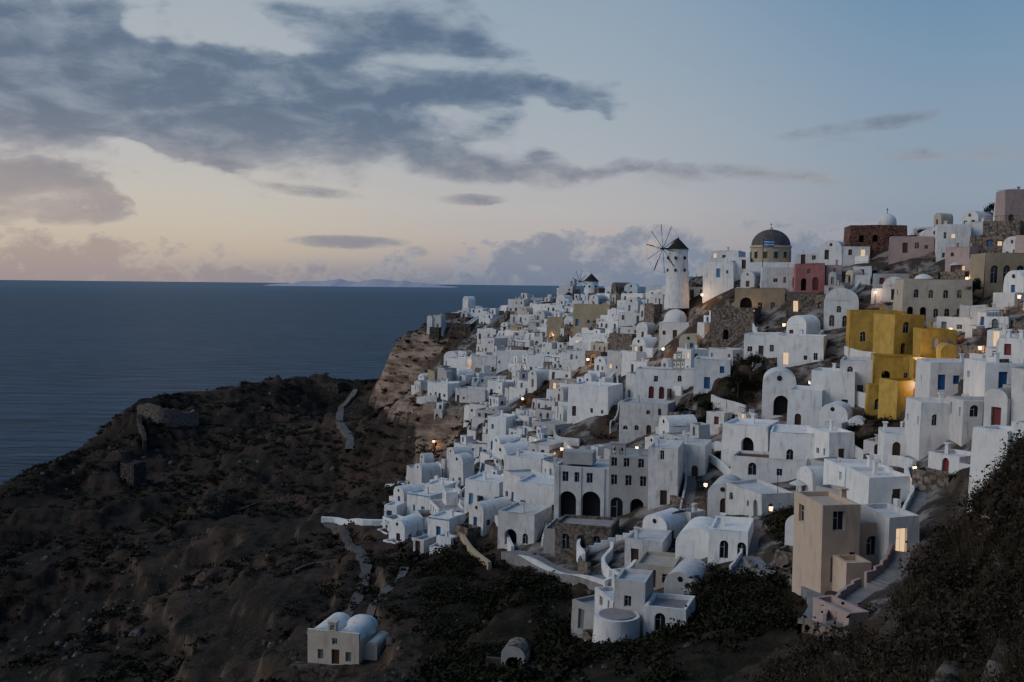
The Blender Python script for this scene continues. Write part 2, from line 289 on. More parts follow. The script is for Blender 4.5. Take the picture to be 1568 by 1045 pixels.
# ------------------------------------------------------------------ mesh builder
class MB:
    def __init__(s): s.v=[];s.f=[];s.m=[];s.sm=[];s.o=(0,0,0);s.c=1;s.s=0
    def at(s,o,yaw=0): s.o=o; s.c=math.cos(math.radians(yaw)); s.s=math.sin(math.radians(yaw)); return s
    def add(s,vs,fs,mat,smooth=False):
        b=len(s.v)
        for x,y,z in vs: s.v.append((s.o[0]+x*s.c-y*s.s,s.o[1]+x*s.s+y*s.c,s.o[2]+z+CZ))
        for f in fs: s.f.append(tuple(b+i for i in f)); s.m.append(mat); s.sm.append(smooth)
    def quad(s,a,b,c,d,mat): s.add([a,b,c,d],[(0,1,2,3)],mat)
    def box(s,x0,x1,y0,y1,z0,z1,mat,tp=0.):
        s.add([(x0,y0,z0),(x1,y0,z0),(x1,y1,z0),(x0,y1,z0),(x0+tp,y0+tp,z1),(x1-tp,y0+tp,z1),(x1-tp,y1-tp,z1),(x0+tp,y1-tp,z1)],
              [(0,1,5,4),(1,2,6,5),(2,3,7,6),(3,0,4,7),(4,5,6,7),(3,2,1,0)],mat)
    def cyl(s,x,y,z0,z1,r0,r1,mat,n=20,cap=True):
        vs=[];fs=[]
        for i in range(n):
            a=2*math.pi*i/n; vs.append((x+r0*math.cos(a),y+r0*math.sin(a),z0))
        for i in range(n):
            a=2*math.pi*i/n; vs.append((x+r1*math.cos(a),y+r1*math.sin(a),z1))
        for i in range(n): j=(i+1)%n; fs.append((i,j,n+j,n+i))
        s.add(vs,fs,mat,True)
        if cap: s.add(vs[n:],[tuple(range(n))],mat)
    def dome(s,x,y,z,r,mat,hs=1.,n=20,k=7):
        vs=[];fs=[]
        for j in range(k+1):
            a=math.pi/2*j/k
            for i in range(n):
                b=2*math.pi*i/n; vs.append((x+r*math.cos(a)*math.cos(b),y+r*math.cos(a)*math.sin(b),z+r*hs*math.sin(a)))
        for j in range(k):
            for i in range(n): i2=(i+1)%n; fs.append((j*n+i,j*n+i2,(j+1)*n+i2,(j+1)*n+i))
        s.add(vs,fs,mat,True)
    def rod(s,a,b,r,mat):
        a=Vector(a);b=Vector(b);d=(b-a).normalized(); up=Vector((0,0,1)) if abs(d.z)<.9 else Vector((1,0,0))
        e=d.cross(up).normalized()*r; f=d.cross(e).normalized()*r
        vs=[tuple(a+e+f),tuple(a-e+f),tuple(a-e-f),tuple(a+e-f),tuple(b+e+f),tuple(b-e+f),tuple(b-e-f),tuple(b+e-f)]
        s.add(vs,[(0,1,5,4),(1,2,6,5),(2,3,7,6),(3,0,4,7),(4,5,6,7),(0,3,2,1)],mat)
    def wall(s,p,ang,w,z0,z1,ops,mat,rev=.28,trim=None):
        ux,uy=math.cos(math.radians(ang)),math.sin(math.radians(ang)); nx_,ny_=uy,-ux
        def T(a,z,dn=0.): return (p[0]+ux*a+nx_*dn,p[1]+uy*a+ny_*dn,z)
        ok=[]
        for o in ops:
            if o[0]>.1 and o[0]+o[2]<w-.1 and o[1]+o[3]<z1-.1 and o[1]>z0 and all(o[0]>=k[0]+k[2]+.05 or o[0]+o[2]<=k[0]-.05 or o[1]>=k[1]+k[3]+.05 or o[1]+o[3]<=k[1]-.05 for k in ok): ok.append(o)
        xs=sorted(set([0,w]+[o[0] for o in ok]+[o[0]+o[2] for o in ok])); zs=sorted(set([z0,z1]+[o[1] for o in ok]+[o[1]+o[3] for o in ok]))
        for i in range(len(xs)-1):
            for j in range(len(zs)-1):
                cx=(xs[i]+xs[i+1])/2; cz=(zs[j]+zs[j+1])/2
                if any(o[0]<cx<o[0]+o[2] and o[1]<cz<o[1]+o[3] for o in ok): continue
                s.quad(T(xs[i],zs[j]),T(xs[i+1],zs[j]),T(xs[i+1],zs[j+1]),T(xs[i],zs[j+1]),mat)
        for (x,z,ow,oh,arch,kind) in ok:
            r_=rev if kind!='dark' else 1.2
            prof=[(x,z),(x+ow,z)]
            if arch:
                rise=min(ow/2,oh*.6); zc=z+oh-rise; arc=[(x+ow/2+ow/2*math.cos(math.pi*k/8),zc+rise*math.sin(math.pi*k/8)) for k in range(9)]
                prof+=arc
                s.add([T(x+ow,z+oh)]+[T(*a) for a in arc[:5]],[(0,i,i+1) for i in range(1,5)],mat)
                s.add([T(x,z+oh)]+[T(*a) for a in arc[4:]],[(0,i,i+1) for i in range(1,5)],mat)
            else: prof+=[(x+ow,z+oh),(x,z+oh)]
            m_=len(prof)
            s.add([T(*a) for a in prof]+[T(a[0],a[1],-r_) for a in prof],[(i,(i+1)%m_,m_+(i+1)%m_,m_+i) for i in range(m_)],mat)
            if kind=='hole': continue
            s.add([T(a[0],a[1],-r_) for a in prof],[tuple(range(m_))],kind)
            if kind in('glass','lit') and ow<2.2:
                fr=trim or 'white2'; tck=.05
                for (a0,a1,c0,c1) in ((x,x+tck,z,z+oh*.98),(x+ow-tck,x+ow,z,z+oh*.98),(x+ow/2-.025,x+ow/2+.025,z,z+oh*.98),(x+tck,x+ow-tck,z,z+tck),(x+tck,x+ow/2-.03,z+oh*.6,z+oh*.6+.05)):
                    if arch: c1=min(c1,z+oh-ow*.3)
                    s.quad(T(a0,c0,-r_+.03),T(a1,c0,-r_+.03),T(a1,c1,-r_+.03),T(a0,c1,-r_+.03),fr)
    def block(s,w,d,h,mat,sink=6,roof='flat',front=(),left=(),right=(),rm=None,y0=0,x0=None,trim=None):
        X0=-w/2 if x0 is None else x0; X1=X0+w
        s.wall((X0,y0),0,w,-sink,h,front,mat,trim=trim)
        s.wall((X1,y0),90,d,-sink,h,right,mat,trim=trim)
        s.wall((X0,y0+d),-90,d,-sink,h,left,mat,trim=trim)
        s.quad((X1,y0+d,-sink),(X0,y0+d,-sink),(X0,y0+d,h),(X1,y0+d,h),mat)
        if roof=='flat':
            t_=.28; pz=h-.4; rm=rm or mat
            o=[(X0,y0),(X1,y0),(X1,y0+d),(X0,y0+d)]; i_=[(X0+t_,y0+t_),(X1-t_,y0+t_),(X1-t_,y0+d-t_),(X0+t_,y0+d-t_)]
            for k in range(4):
                l=(k+1)%4
                s.quad((*o[k],h),(*o[l],h),(*i_[l],h),(*i_[k],h),mat); s.quad((*i_[k],h),(*i_[l],h),(*i_[l],pz),(*i_[k],pz),mat)
            s.quad(*[(*k,pz) for k in i_],rm)
        elif roof=='vault':
            n_=12; rise=w*.36; ar=[(X0+w/2-w/2*math.cos(math.pi*k/n_),h+rise*math.sin(math.pi*k/n_)) for k in range(n_+1)]
            s.add([(a,y0,z) for a,z in ar]+[(a,y0+d,z) for a,z in ar],[(k,k+1,n_+1+k+1,n_+1+k) for k in range(n_)],rm or mat,True)
            s.add([(a,y0,z) for a,z in ar],[tuple(range(n_+1))],mat); s.add([(a,y0+d,z) for a,z in ar],[tuple(range(n_+1))],mat)
            if w>3:
                rr=w*.08; c=[(X0+w/2+rr*math.cos(2*math.pi*k/12),h+rise*.42+rr*math.sin(2*math.pi*k/12)) for k in range(12)]
                s.add([(a,y0-.03,z) for a,z in c],[tuple(range(12))],'glass')
        elif roof=='dome':
            s.quad((X0,y0,h),(X1,y0,h),(X1,y0+d,h),(X0,y0+d,h),mat); r=min(w,d)*.42
            s.cyl(X0+w/2,y0+d/2,h,h+.5,r*1.05,r*1.05,mat); s.dome(X0+w/2,y0+d/2,h+.5,r,rm or mat,.85)
    def chimney(s,x,y,z,mat,hh=.9):
        s.box(x-.25,x+.25,y-.25,y+.25,z-.5,z+hh,mat,.04); s.box(x-.34,x+.34,y-.34,y+.34,z+hh,z+hh+.14,mat)
    def belfry(s,x,y,z,w,h,n,mat):
        bw=w/n; o=[(bw*i+bw*.2,z+h*.15,bw*.6,h*.65,True,'hole') for i in range(n)]
        s.wall((x-w/2,y),0,w,z,z+h,o,mat,rev=.6); s.wall((x-w/2,y+.6),0,w,z,z+h,o,mat,rev=.0)
        for xx in (x-w/2,x+w/2): s.quad((xx,y,z),(xx,y+.6,z),(xx,y+.6,z+h),(xx,y,z+h),mat)
        s.box(x-w/2-.1,x+w/2+.1,y-.1,y+.7,z+h,z+h+.18,mat)
        for i in range(n): s.cyl(x-w/2+bw*(i+.5),y+.3,z+h*.42,z+h*.68,bw*.17,bw*.07,'metal',8)
    def stairs(s,x,y,z,n,w,mat,dx=0,dy=1,run=.32,rise=.19,sink=3):
        for i in range(n):
            cx=x+dx*run*i; cy=y+dy*run*i
            if dy: s.box(cx-w/2,cx+w/2,cy,cy+run,z-sink,z+rise*(i+1),mat)
            else: s.box(min(cx,cx+dx*run),max(cx,cx+dx*run),cy-w/2,cy+w/2,z-sink,z+rise*(i+1),mat)
    def rail(s,x0,x1,y,z):
        s.rod((x0,y,z+.95),(x1,y,z+.95),.03,'metal'); k=max(2,int((x1-x0)/.5))
        for i in range(k+1): s.rod((x0+(x1-x0)*i/k,y,z),(x0+(x1-x0)*i/k,y,z+.95),.02,'metal')
    def obj(s,name,warp=0.):
        me=bpy.data.meshes.new(name); o=s.v[0]
        V=np.array(s.v)-np.array(o)
        if warp:   # hand-built masonry: nothing is quite plumb or square
            c=V.mean(0); zz=V[:,2]-V[:,2].min(); ph=o[0]*.7+o[1]*.3
            tp=1-.010*warp*np.clip(zz-3,0,9)
            x,y,z=V[:,0].copy(),V[:,1].copy(),V[:,2].copy()
            V[:,0]=c[0]+(x-c[0])*tp+.09*warp*np.sin(y*.75+z*.35+ph)+.05*warp*np.sin(x*1.3+ph*2)
            V[:,1]=c[1]+(y-c[1])*tp+.09*warp*np.sin(x*.8-z*.4+ph*1.7)
            V[:,2]=z+.08*warp*np.sin(x*.6+y*.5+ph*2.3)+.02*warp*x*math.sin(ph*5)
        me.from_pydata([tuple(k) for k in V],[],s.f)
        idx={}
        for k in s.m:
            if k not in idx: idx[k]=len(idx); me.materials.append(MT[k])
        me.polygons.foreach_set('material_index',[idx[k] for k in s.m]); me.polygons.foreach_set('use_smooth',s.sm); me.update()
        ob=bpy.data.objects.new(name,me); ob.location=o; scene.collection.objects.link(ob); return ob
def fastmesh(name,V,Fq,mat):
    me=bpy.data.meshes.new(name); k=Fq.shape[1]; me.vertices.add(len(V)); me.vertices.foreach_set('co',np.asarray(V,np.float32).ravel())
    me.loops.add(len(Fq)*k); me.loops.foreach_set('vertex_index',Fq.astype(np.int32).ravel())
    me.polygons.add(len(Fq)); me.polygons.foreach_set('loop_start',(np.arange(len(Fq))*k).astype(np.int32))
    me.materials.append(mat); me.update(calc_edges=True); ob=bpy.data.objects.new(name,me); scene.collection.objects.link(ob); return ob
# ------------------------------------------------------------------ terrain mesh
tt=np.linspace(-1.25,1.25,760); yy=np.concatenate([[-30,-15,-5],np.exp(np.linspace(math.log(4),math.log(720),620))])
TT,YY=np.meshgrid(tt,yy); XX=TT*(YY+35)*.85
ZZ=H(XX,YY)
nv,nh=TT.shape; idx=np.arange(nv*nh).reshape(nv,nh)
Fq=np.stack([idx[:-1,:-1],idx[:-1,1:],idx[1:,1:],idx[1:,:-1]],-1).reshape(-1,4)
m,t,b=newmat('hillside_ground'); p=geo(t)
at=t.nodes.new('ShaderNodeAttribute'); at.attribute_name='mask'; sc_=t.nodes.new('ShaderNodeSeparateColor'); t.links.new(at.outputs['Color'],sc_.inputs[0])
vm,gm,cm=[E(t,sc_.outputs[i]) for i in range(3)]
gn=t.nodes.new('ShaderNodeNewGeometry'); sn=t.nodes.new('ShaderNodeSeparateXYZ'); t.links.new(gn.outputs['Normal'],sn.inputs[0]); nz=E(t,sn.outputs[2])
ps=t.nodes.new('ShaderNodeSeparateXYZ'); t.links.new(p.k,ps.inputs[0]); gxn,gyn,gzn=[E(t,ps.outputs[i]) for i in range(3)]
na=noise(t,p,.03,4,.6); nb=noise(t,p,.22,5,.65); nc=noise(t,p,1.4,4,.7)
c0=mix(t,na.ss(.4,.62),(.042,.034,.027),(.080,.056,.041))
c0=mix(t,nb.ss(.48,.66),c0,(.022,.021,.016)); c0=mix(t,nc.ss(.55,.75)*.7,c0,(.14,.12,.10))
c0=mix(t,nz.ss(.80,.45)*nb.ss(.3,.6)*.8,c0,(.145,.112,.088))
c0=mix(t,((gxn+gyn*.25).ss(-10,-115))*.68,c0,(.013,.0105,.0100))  # vignette-like darkening toward the left, painted into the ground colour
c0=mix(t,gm*nb.ss(.25,.55)*.8,c0,(.023,.022,.014))
strata=noise(t,comb(t,gxn*.10,gyn*.10,gzn*.42),1.,5,.75)
c0=mix(t,cm,c0,mix(t,strata.ss(.35,.65),(.13,.090,.066),(.36,.265,.195)))
c0=mix(t,vm.ss(.3,.7),c0,mix(t,nb.ss(.45,.62),(.07,.055,.045),(.24,.22,.20)))
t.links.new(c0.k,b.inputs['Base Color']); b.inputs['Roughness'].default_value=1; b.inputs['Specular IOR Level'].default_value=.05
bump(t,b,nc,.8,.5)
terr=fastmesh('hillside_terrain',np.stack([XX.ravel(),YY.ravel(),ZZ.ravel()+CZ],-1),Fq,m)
uu,vv=proj(XX,np.maximum(YY,1),ZZ)
vmv=VMs(XX,YY)
grn=inpoly(uu,vv,[(660,840),(900,885),(1080,865),(1270,890),(1260,960),(1100,1045),(640,1045)])*1.0
grn=np.maximum(grn,inpoly(uu,vv,HOLES[0])*1.)
clf=inpoly(uu,vv,[(566,616),(598,520),(640,505),(690,520),(655,560),(648,600),(655,645),(600,635)])*1.0
clf=np.maximum(clf,.85*inpoly(uu,vv,[(640,610),(665,595),(715,630),(690,700),(636,710)]))
clf=np.maximum(clf,.8*inpoly(uu,vv,[(1490,800),(1568,740),(1568,900),(1510,900)])*(YY<70))
colr=np.stack([vmv,grn,clf,np.ones_like(clf)],-1).reshape(-1,4)
ca=terr.data.attributes.new('mask','FLOAT_COLOR','POINT'); ca.data.foreach_set('color',colr.astype(np.float32).ravel())
terr.data.polygons.foreach_set('use_smooth',[True]*len(terr.data.polygons))
# ------------------------------------------------------------------ sea
m,t,b=newmat('sea_water'); p=geo(t); ps=t.nodes.new('ShaderNodeSeparateXYZ'); t.links.new(p.k,ps.inputs[0]); px_,py_=E(t,ps.outputs[0]),E(t,ps.outputs[1])
w1=noise(t,comb(t,px_*.012,py_*.05,0.),1.,6,.62,.4); w2=noise(t,comb(t,px_*.0018,py_*.006,0.),1.,4,.6,.5); w4=noise(t,comb(t,px_*.020,py_*.07,2.),1.,7,.78,.3)
cc=mix(t,w1.ss(.35,.7),(.003,.013,.034),(.013,.040,.084)); cc=mix(t,w2.ss(.4,.65)*.5,cc,(.016,.044,.088))
cc=mix(t,w4.ss(.47,.66)*.7,cc,(.045,.082,.135)); cc=mix(t,w4.ss(.44,.34)*.6,cc,(.002,.009,.022)); cc=mix(t,w4.ss(.69,.75)*.5,cc,(.3,.34,.38))
cc=mix(t,py_.ss(2500,20000)*.6,cc,(.045,.092,.155))  # horizon haze painted in: water colour lightens with distance
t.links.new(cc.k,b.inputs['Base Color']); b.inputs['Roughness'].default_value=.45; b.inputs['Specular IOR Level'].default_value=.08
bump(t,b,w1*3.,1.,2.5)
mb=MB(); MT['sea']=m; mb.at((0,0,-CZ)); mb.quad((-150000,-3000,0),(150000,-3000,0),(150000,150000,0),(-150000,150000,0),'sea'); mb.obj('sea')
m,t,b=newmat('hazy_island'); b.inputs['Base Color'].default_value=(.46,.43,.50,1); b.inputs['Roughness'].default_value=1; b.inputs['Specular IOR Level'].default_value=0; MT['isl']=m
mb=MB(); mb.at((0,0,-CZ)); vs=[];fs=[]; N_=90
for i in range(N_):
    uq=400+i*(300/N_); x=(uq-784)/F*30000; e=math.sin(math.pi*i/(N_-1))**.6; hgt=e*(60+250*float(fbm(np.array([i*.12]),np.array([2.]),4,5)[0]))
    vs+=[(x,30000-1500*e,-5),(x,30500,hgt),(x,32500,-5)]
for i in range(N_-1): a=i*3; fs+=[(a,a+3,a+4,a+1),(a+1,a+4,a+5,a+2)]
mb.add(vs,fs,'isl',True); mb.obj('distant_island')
# ------------------------------------------------------------------ placement registry
REG=[]
def reg(x,y,r): REG.append((x,y,r))
def place(u,v,d=None):
    p=hit(u,v,d)
    if p is None: p=U(u,v,float(np.interp(u,DU,DD))-12)
    return p
def autoops(w,st,r,dense=.75,door=True,glass='glass',dcol='bluep',sh=3.0,arch=.25):
    ops=[]; nsl=max(1,int((w-.8)/1.9)); sp=(w-.6)/nsl; di=r.randrange(nsl)
    for s_ in range(st):
        ar=r.random()<arch
        for i in range(nsl):
            cx=.3+sp*(i+.5)+r.uniform(-.25,.25)
            if s_==0 and i==di and door: ops.append((cx-.5,.05,1.0,2.15,ar,'lit' if r.random()<.05 else dcol))
            elif r.random()<dense:
                ww=r.choice([.6,.8,.95]); k=r.random(); ops.append((cx-ww/2,s_*sh+r.choice([.95,1.05]),ww,r.choice([.8,1.0,1.3]),ar,'lit' if k<.06 else glass if k<.75 else dcol))
    return ops
def lm(name,u,v,wp,hp,dep,yaw=-20,roof='flat',mat='white',st=None,front=None,left=None,right=None,d=None,sink=7,rm=None,mb=None,dcol='brown',clear=1,dense=.6,finish=True,extra=None,chim=1):
    p=place(u,v,d); D=p[1]
    w=wp*D/F/max(.5,math.cos(math.radians(yaw))); h=hp*D/F
    if roof=='vault': h=max(2.0,h-w*.36)
    r=rnd; st=st or max(1,int(h/2.9)); sh=h/st if st>1 else 3.
    mb=mb or MB(); mb.at(p,yaw)
    if front is None: front=autoops(w,st,r,dense,True,'glass',dcol,sh)
    if left is None: left=autoops(dep,st,r,.4,False,'glass',dcol,sh)
    mb.block(w,dep,h,mat,sink,roof,front,left,right or (),rm)
    for _ in range(chim if roof=='flat' else 0): mb.chimney(r.uniform(-w*.35,w*.35),dep*r.uniform(.3,.8),h,mat)
    if extra: extra(mb,w,dep,h)
    cy,sy=math.cos(math.radians(yaw)),math.sin(math.radians(yaw))
    reg(p[0]-sy*dep/2,p[1]+cy*dep/2,max(w,dep)*.52)
    if w>dep*1.3:
        for s_ in (-1,1): reg(p[0]-sy*dep/2+s_*cy*w*.33,p[1]+cy*dep/2+s_*sy*w*.33,dep*.55)
    if clear: reg(p[0]+sy*3,p[1]-cy*3,w*.42)
    if clear>1:
        ry=ray(u,v)
        for s_ in (-.3,0,.3):
            for k_ in (4,7): reg(p[0]-ry[0]*k_+cy*w*s_,p[1]-k_,2.)
    if finish: return mb.obj(name,.7)
    return mb
# lantern positions are reserved first so that houses leave them a small square
LAMPS=[(1155,487,320),(1405,566,240),(1403,604,200),(1075,462,240),(846,520,320),(960,480,200),(1408,650,160),(664,684,70),(1455,520,140),(1560,470,120),(1015,545,140),(975,700,80),(1240,600,120),(1120,660,70),(860,700,70),(730,560,150),(1460,640,80),
 (1000,640,70),(800,620,90),(900,560,120),(1090,510,120),(1200,510,100),(1340,460,100),(1500,550,70),(1250,680,50),(1080,760,45),(820,720,60),(1400,740,40),(1180,800,35),(1330,500,90),(1480,440,90),(1530,680,35)]  # this row: extra lanterns added at arbitrary spots for more warm lights
LP=[]
for (u,v,e_) in LAMPS:
    p=place(u,v); ry=ray(u,v); LP.append((p,ry,e_))
    for k_ in (0,2.5,5,7.5): reg(p[0]-ry[0]*k_,p[1]-k_,1.2)
# ------------------------------------------------------------------ windmills
def windmill(u,v,d,htpx,wpx,hubu,hubv,rad,nsp,name):
    p=U(u,v,d); s=d/F; h=htpx*s; r=wpx*s/2; mb=MB(); mb.at(p)
    mb.cyl(0,0,-6,h,r*1.1,r*.86,'white',28); mb.cyl(0,0,h,h+.25,r*.93,r*.93,'white2',28)
    mb.cyl(0,0,h+.25,h+.25+r*1.0,r*.98,.05,'thatch',28)
    for a in (200,250,300):
        ca,sa=math.cos(math.radians(a)),math.sin(math.radians(a))
        for zz in (h*.35,h*.72):
            o=(p[0]+ca*r*.97,p[1]+sa*r*.97,p[2]+zz); mb.at(o,a+90); mb.box(-.25,.25,-.12,.2,0,.7,'dark')
    mb.at(p)
    hb=np.array(U(hubu,hubv,d-1.5))-np.array(p); hb=Vector(hb.tolist())
    nrm=Vector((-.82,-.57,0)).normalized()
    mb.rod(hb+nrm*.9,(0,0,hb.z+.1),.16,'wood')
    a1=Vector((0,0,1)); a2=nrm.cross(a1).normalized(); rim=[]
    for i in range(nsp):
        a=2*math.pi*(i+.3)/nsp; dd=a1*math.sin(a)+a2*math.cos(a); e=hb+dd*rad; rim.append(e)
        mb.rod(hb,e,.055,'wood')
        tn=a1*math.cos(a)-a2*math.sin(a)
        k0=hb+dd*rad*.5; k1=hb+dd*rad*.97; q1=k1+tn*.22+nrm*.05; q0=k0+tn*.2+nrm*.05
        if i%2==0: mb.add([tuple(k0),tuple(k1),tuple(q1),tuple(q0)],[(0,1,2,3)],'wood')
        mb.rod(e,hb+nrm*1.6,.015,'wood')
    for i in range(nsp): mb.rod(rim[i],rim[(i+1)%nsp],.018,'wood')
    reg(p[0],p[1],r*1.1); return mb.obj(name)
windmill(1037,434,240,50,35,1015,381,5.9,10,'windmill')
windmill(905,462,385,30,24,888,431,4.6,8,'windmill')
# ------------------------------------------------------------------ domed church
p=U(1179,412,233); mb=MB(); mb.at(p,-15); s=233/F
mb.block(72*s,13,10*s,'white',8,'flat',[(2,.3,1.1,2.2,True,'brown'),(5,.3,1.1,2.0,True,'glass'),(8,.3,1.,2.,True,'glass')])
Rr=31*s; mb.cyl(0,6.5,10*s-.4,34*s,Rr,Rr,'ochre',24); mb.cyl(0,6.5,34*s,34*s+.4,Rr*1.04,Rr*1.04,'cream',24); mb.dome(0,6.5,34*s+.4,Rr*.97,'dome',.86,28,9)
for i in range(12):
    a=2*math.pi*i/12; c_,s_=math.cos(a),math.sin(a)
    cen=(6.5*math.sin(math.radians(15)),6.5*math.cos(math.radians(15)))
    o=(p[0]+cen[0]+c_*Rr,p[1]+cen[1]+s_*Rr,p[2]); mb.at(o,math.degrees(a)+90); mb.box(-.4,.4,-.1,.3,17*s,27*s,'glass'); mb.box(-.55,.55,-.06,.2,27*s,29*s,'cream')
mb.at(p,-15); zt=34*s+Rr*.83; mb.cyl(0,6.5,zt,zt+.9,.45,.35,'white2',10); mb.rod((0,6.5,zt),(0,6.5,zt+2),.06,'metal'); mb.rod((-.35,6.5,zt+1.6),(.35,6.5,zt+1.6),.06,'metal')
reg(p[0]+1,p[1]+6,8); mb.obj('domed_church')
p=U(1168,400,226); mb=MB(); mb.at(p); mb.rod((0,0,-3),(0,0,5.0),.06,'metal')
for i in range(5):
    mb.add([(.05,0,4.8-i*.3),(1.2,-.15,4.75-i*.3),(2.5,.1,4.8-i*.3),(2.5,.1,4.5-i*.3),(1.2,-.15,4.45-i*.3),(.05,0,4.5-i*.3)],[(0,1,4,5),(1,2,3,4)],'flagb' if i%2==0 else 'flagw')
mb.obj('greek_flag')
# ------------------------------------------------------------------ hand-placed buildings
lm('red_stone_ruin',1345,378,86,33,10,-10,'flat','brick',1,[(2,1,1.2,1.6,True,'dark'),(5,1,1.2,1.6,True,'dark'),(8.5,.2,1.3,2.4,True,'dark')],d=222,chim=0,rm='dstone')
p=U(1358,348,230); mb=MB(); mb.at(p); mb.cyl(0,0,-8,1,2.1,2.1,'white',20); mb.dome(0,0,1,2.1,'white',1.); mb.rod((0,0,3),(0,0,4.4),.06,'metal'); mb.rod((-.3,0,4),(.3,0,4),.05,'metal'); mb.obj('chapel_dome'); reg(p[0],p[1],3)
W_='glass'
lm('pink_tower_house',1557,345,36,54,7,-10,'flat','pink',2,d=203)
lm('white_house',1460,402,48,58,8,-20,'flat','white',2,d=205)
lm('white_house',1500,385,42,45,8,-25,'flat','white',1,d=207)
lm('white_house',1432,378,40,30,7,-15,'vault','white',1,d=213)
lm('pink_house',1395,388,62,26,7,-20,'flat','pink',1,d=212)
lm('vaulted_house',1272,398,30,30,9,-30,'vault','white',1,d=224)
lm('white_house',1310,398,40,20,7,-20,'flat','white2',1,d=222)
lm('white_house',1008,458,40,20,5,-20,'flat','white',1,clear=0)
lm('white_house',1060,458,40,18,5,-20,'flat','white2',1,clear=0)
lm('cream_mansion',1435,494,104,66,10,-12,'flat','cream',2,[(1,.1,1.1,2.6,True,'dark'),(3.2,.1,1.1,2.6,True,'dark'),(5.5,.9,.9,1.6,True,W_),(7.4,.9,.9,1.6,True,W_),(9.5,.9,.9,1.6,True,W_),(2.,4.3,.9,1.5,True,W_),(4.6,4.3,.9,1.5,True,W_),(7.2,4.3,.9,1.5,True,W_),(9.6,4.3,.9,1.5,True,W_)],chim=0,clear=2)
lm('arched_stone_house',1545,440,74,52,9,-8,'flat','ochre',1,[(1.0,.6,1.3,3.2,True,W_),(3.2,.6,1.3,3.2,True,W_),(5.6,.6,1.3,3.2,True,W_)],chim=0)
lm('rose_house',1240,446,44,42,7,-12,'flat','rose',1,[(1.2,.1,1.1,2.6,True,'dark'),(3.6,.1,1.3,2.8,True,'redp'),(2.4,3.6,.8,1.1,True,W_)],chim=0,d=212)
lm('pink_house',1276,444,24,38,7,-12,'flat','pink',2,d=213)
lm('cream_house',1195,440,58,30,6,-12,'flat','white2',1,d=219)
lm('ochre_arched_house',1163,482,76,40,7,-15,'flat','ochre',1,[(1.2,.1,2.6,3.6,True,'dark'),(5.2,1,1,1.6,False,W_),(8,1,1,1.6,False,W_)],chim=0,clear=2)
lm('stone_house',1228,478,46,30,6,-15,'flat','stone',1,chim=0)
lm('white_house',1100,425,44,24,7,-20,'flat','white',1,dcol='bluel',d=236)
lm('white_house',1130,412,34,18,7,-20,'flat','white',1,d=238)
lm('white_house',1238,405,40,16,7,-20,'flat','white2',1,d=230)
lm('stone_retaining_house',1120,524,62,52,6,-30,'flat','stone',1,[(3,.5,1.3,2.2,True,'dark')],chim=0,rm='terra',clear=2)
lm('domed_chapel',1032,520,46,26,7,-15,'dome','white',1)
lm('vaulted_chapel',1288,503,50,62,10,-18,'vault','white',1,[(1.,.3,1.,2.2,True,W_),(3.4,.3,1.,2.2,True,W_),(2.3,3.,.9,1.3,True,W_)],clear=2)
lm('white_house',1225,560,66,45,8,-22)
lm('white_house',1165,548,50,36,8,-22)
lm('white_house',1320,612,64,60,9,-22,'flat','white',2,dense=.4)
lm('white_house',1275,632,60,64,8,-25,'flat','white',2,dense=.25)
lm('vaulted_chapel',1193,640,52,72,10,-15,'vault','white',2,[(2.,.3,2.6,3.4,True,'dark')],clear=2)
lm('white_house',1232,655,50,58,8,-22,'flat','white',2,dense=.3)
lm('white_house',1140,716,66,66,8,-28,'flat','white',1,[(3,1.2,2.,3.2,True,'dark')])
lm('white_house',1228,722,100,58,9,-18,'flat','white',1,[(2.5,1.,1.,2.,True,W_),(6.5,1.2,1.,1.6,True,W_)],chim=0)
lm('white_house',1175,742,110,40,6,-22,'flat','white',1,[(2.5,1.,1.2,1.8,True,W_),(6.5,1.2,.8,1,False,W_)],chim=0,rm='redt',clear=2)
lm('white_house',1290,712,44,50,7,10,'flat','white',1)
def cap(mb,w,dep,h):
    mb.belfry(w*.18,.1,h,2.6,2.0,3,'cream'); mb.belfry(w*.18,.1,h+2.2,1.2,1.3,1,'cream')
lm('captains_house',1020,612,100,46,7,-14,'flat','white',1,[(3,.1,1.1,2.5,True,'redp'),(5.2,.1,1.1,2.5,True,'redp'),(9,.1,1.2,2.6,True,'redp'),(11.2,.1,1.2,2.6,True,'brown'),(9,3.6,.9,1.3,True,W_),(4,3.5,.9,1.2,False,W_)],extra=cap,chim=0,rm='terra',clear=2)
lm('white_house',1090,598,56,48,8,-14,'flat','white',1,[(2,.3,1.1,2.2,False,'bluep'),(5,3.4,.9,1.3,False,'bluep'),(5,1,.9,1.3,False,'bluep')],clear=2)
lm('grey_house',985,668,74,52,7,-22,'flat','white2',2)
lm('white_house',900,640,62,50,8,-30,'flat','white',1)
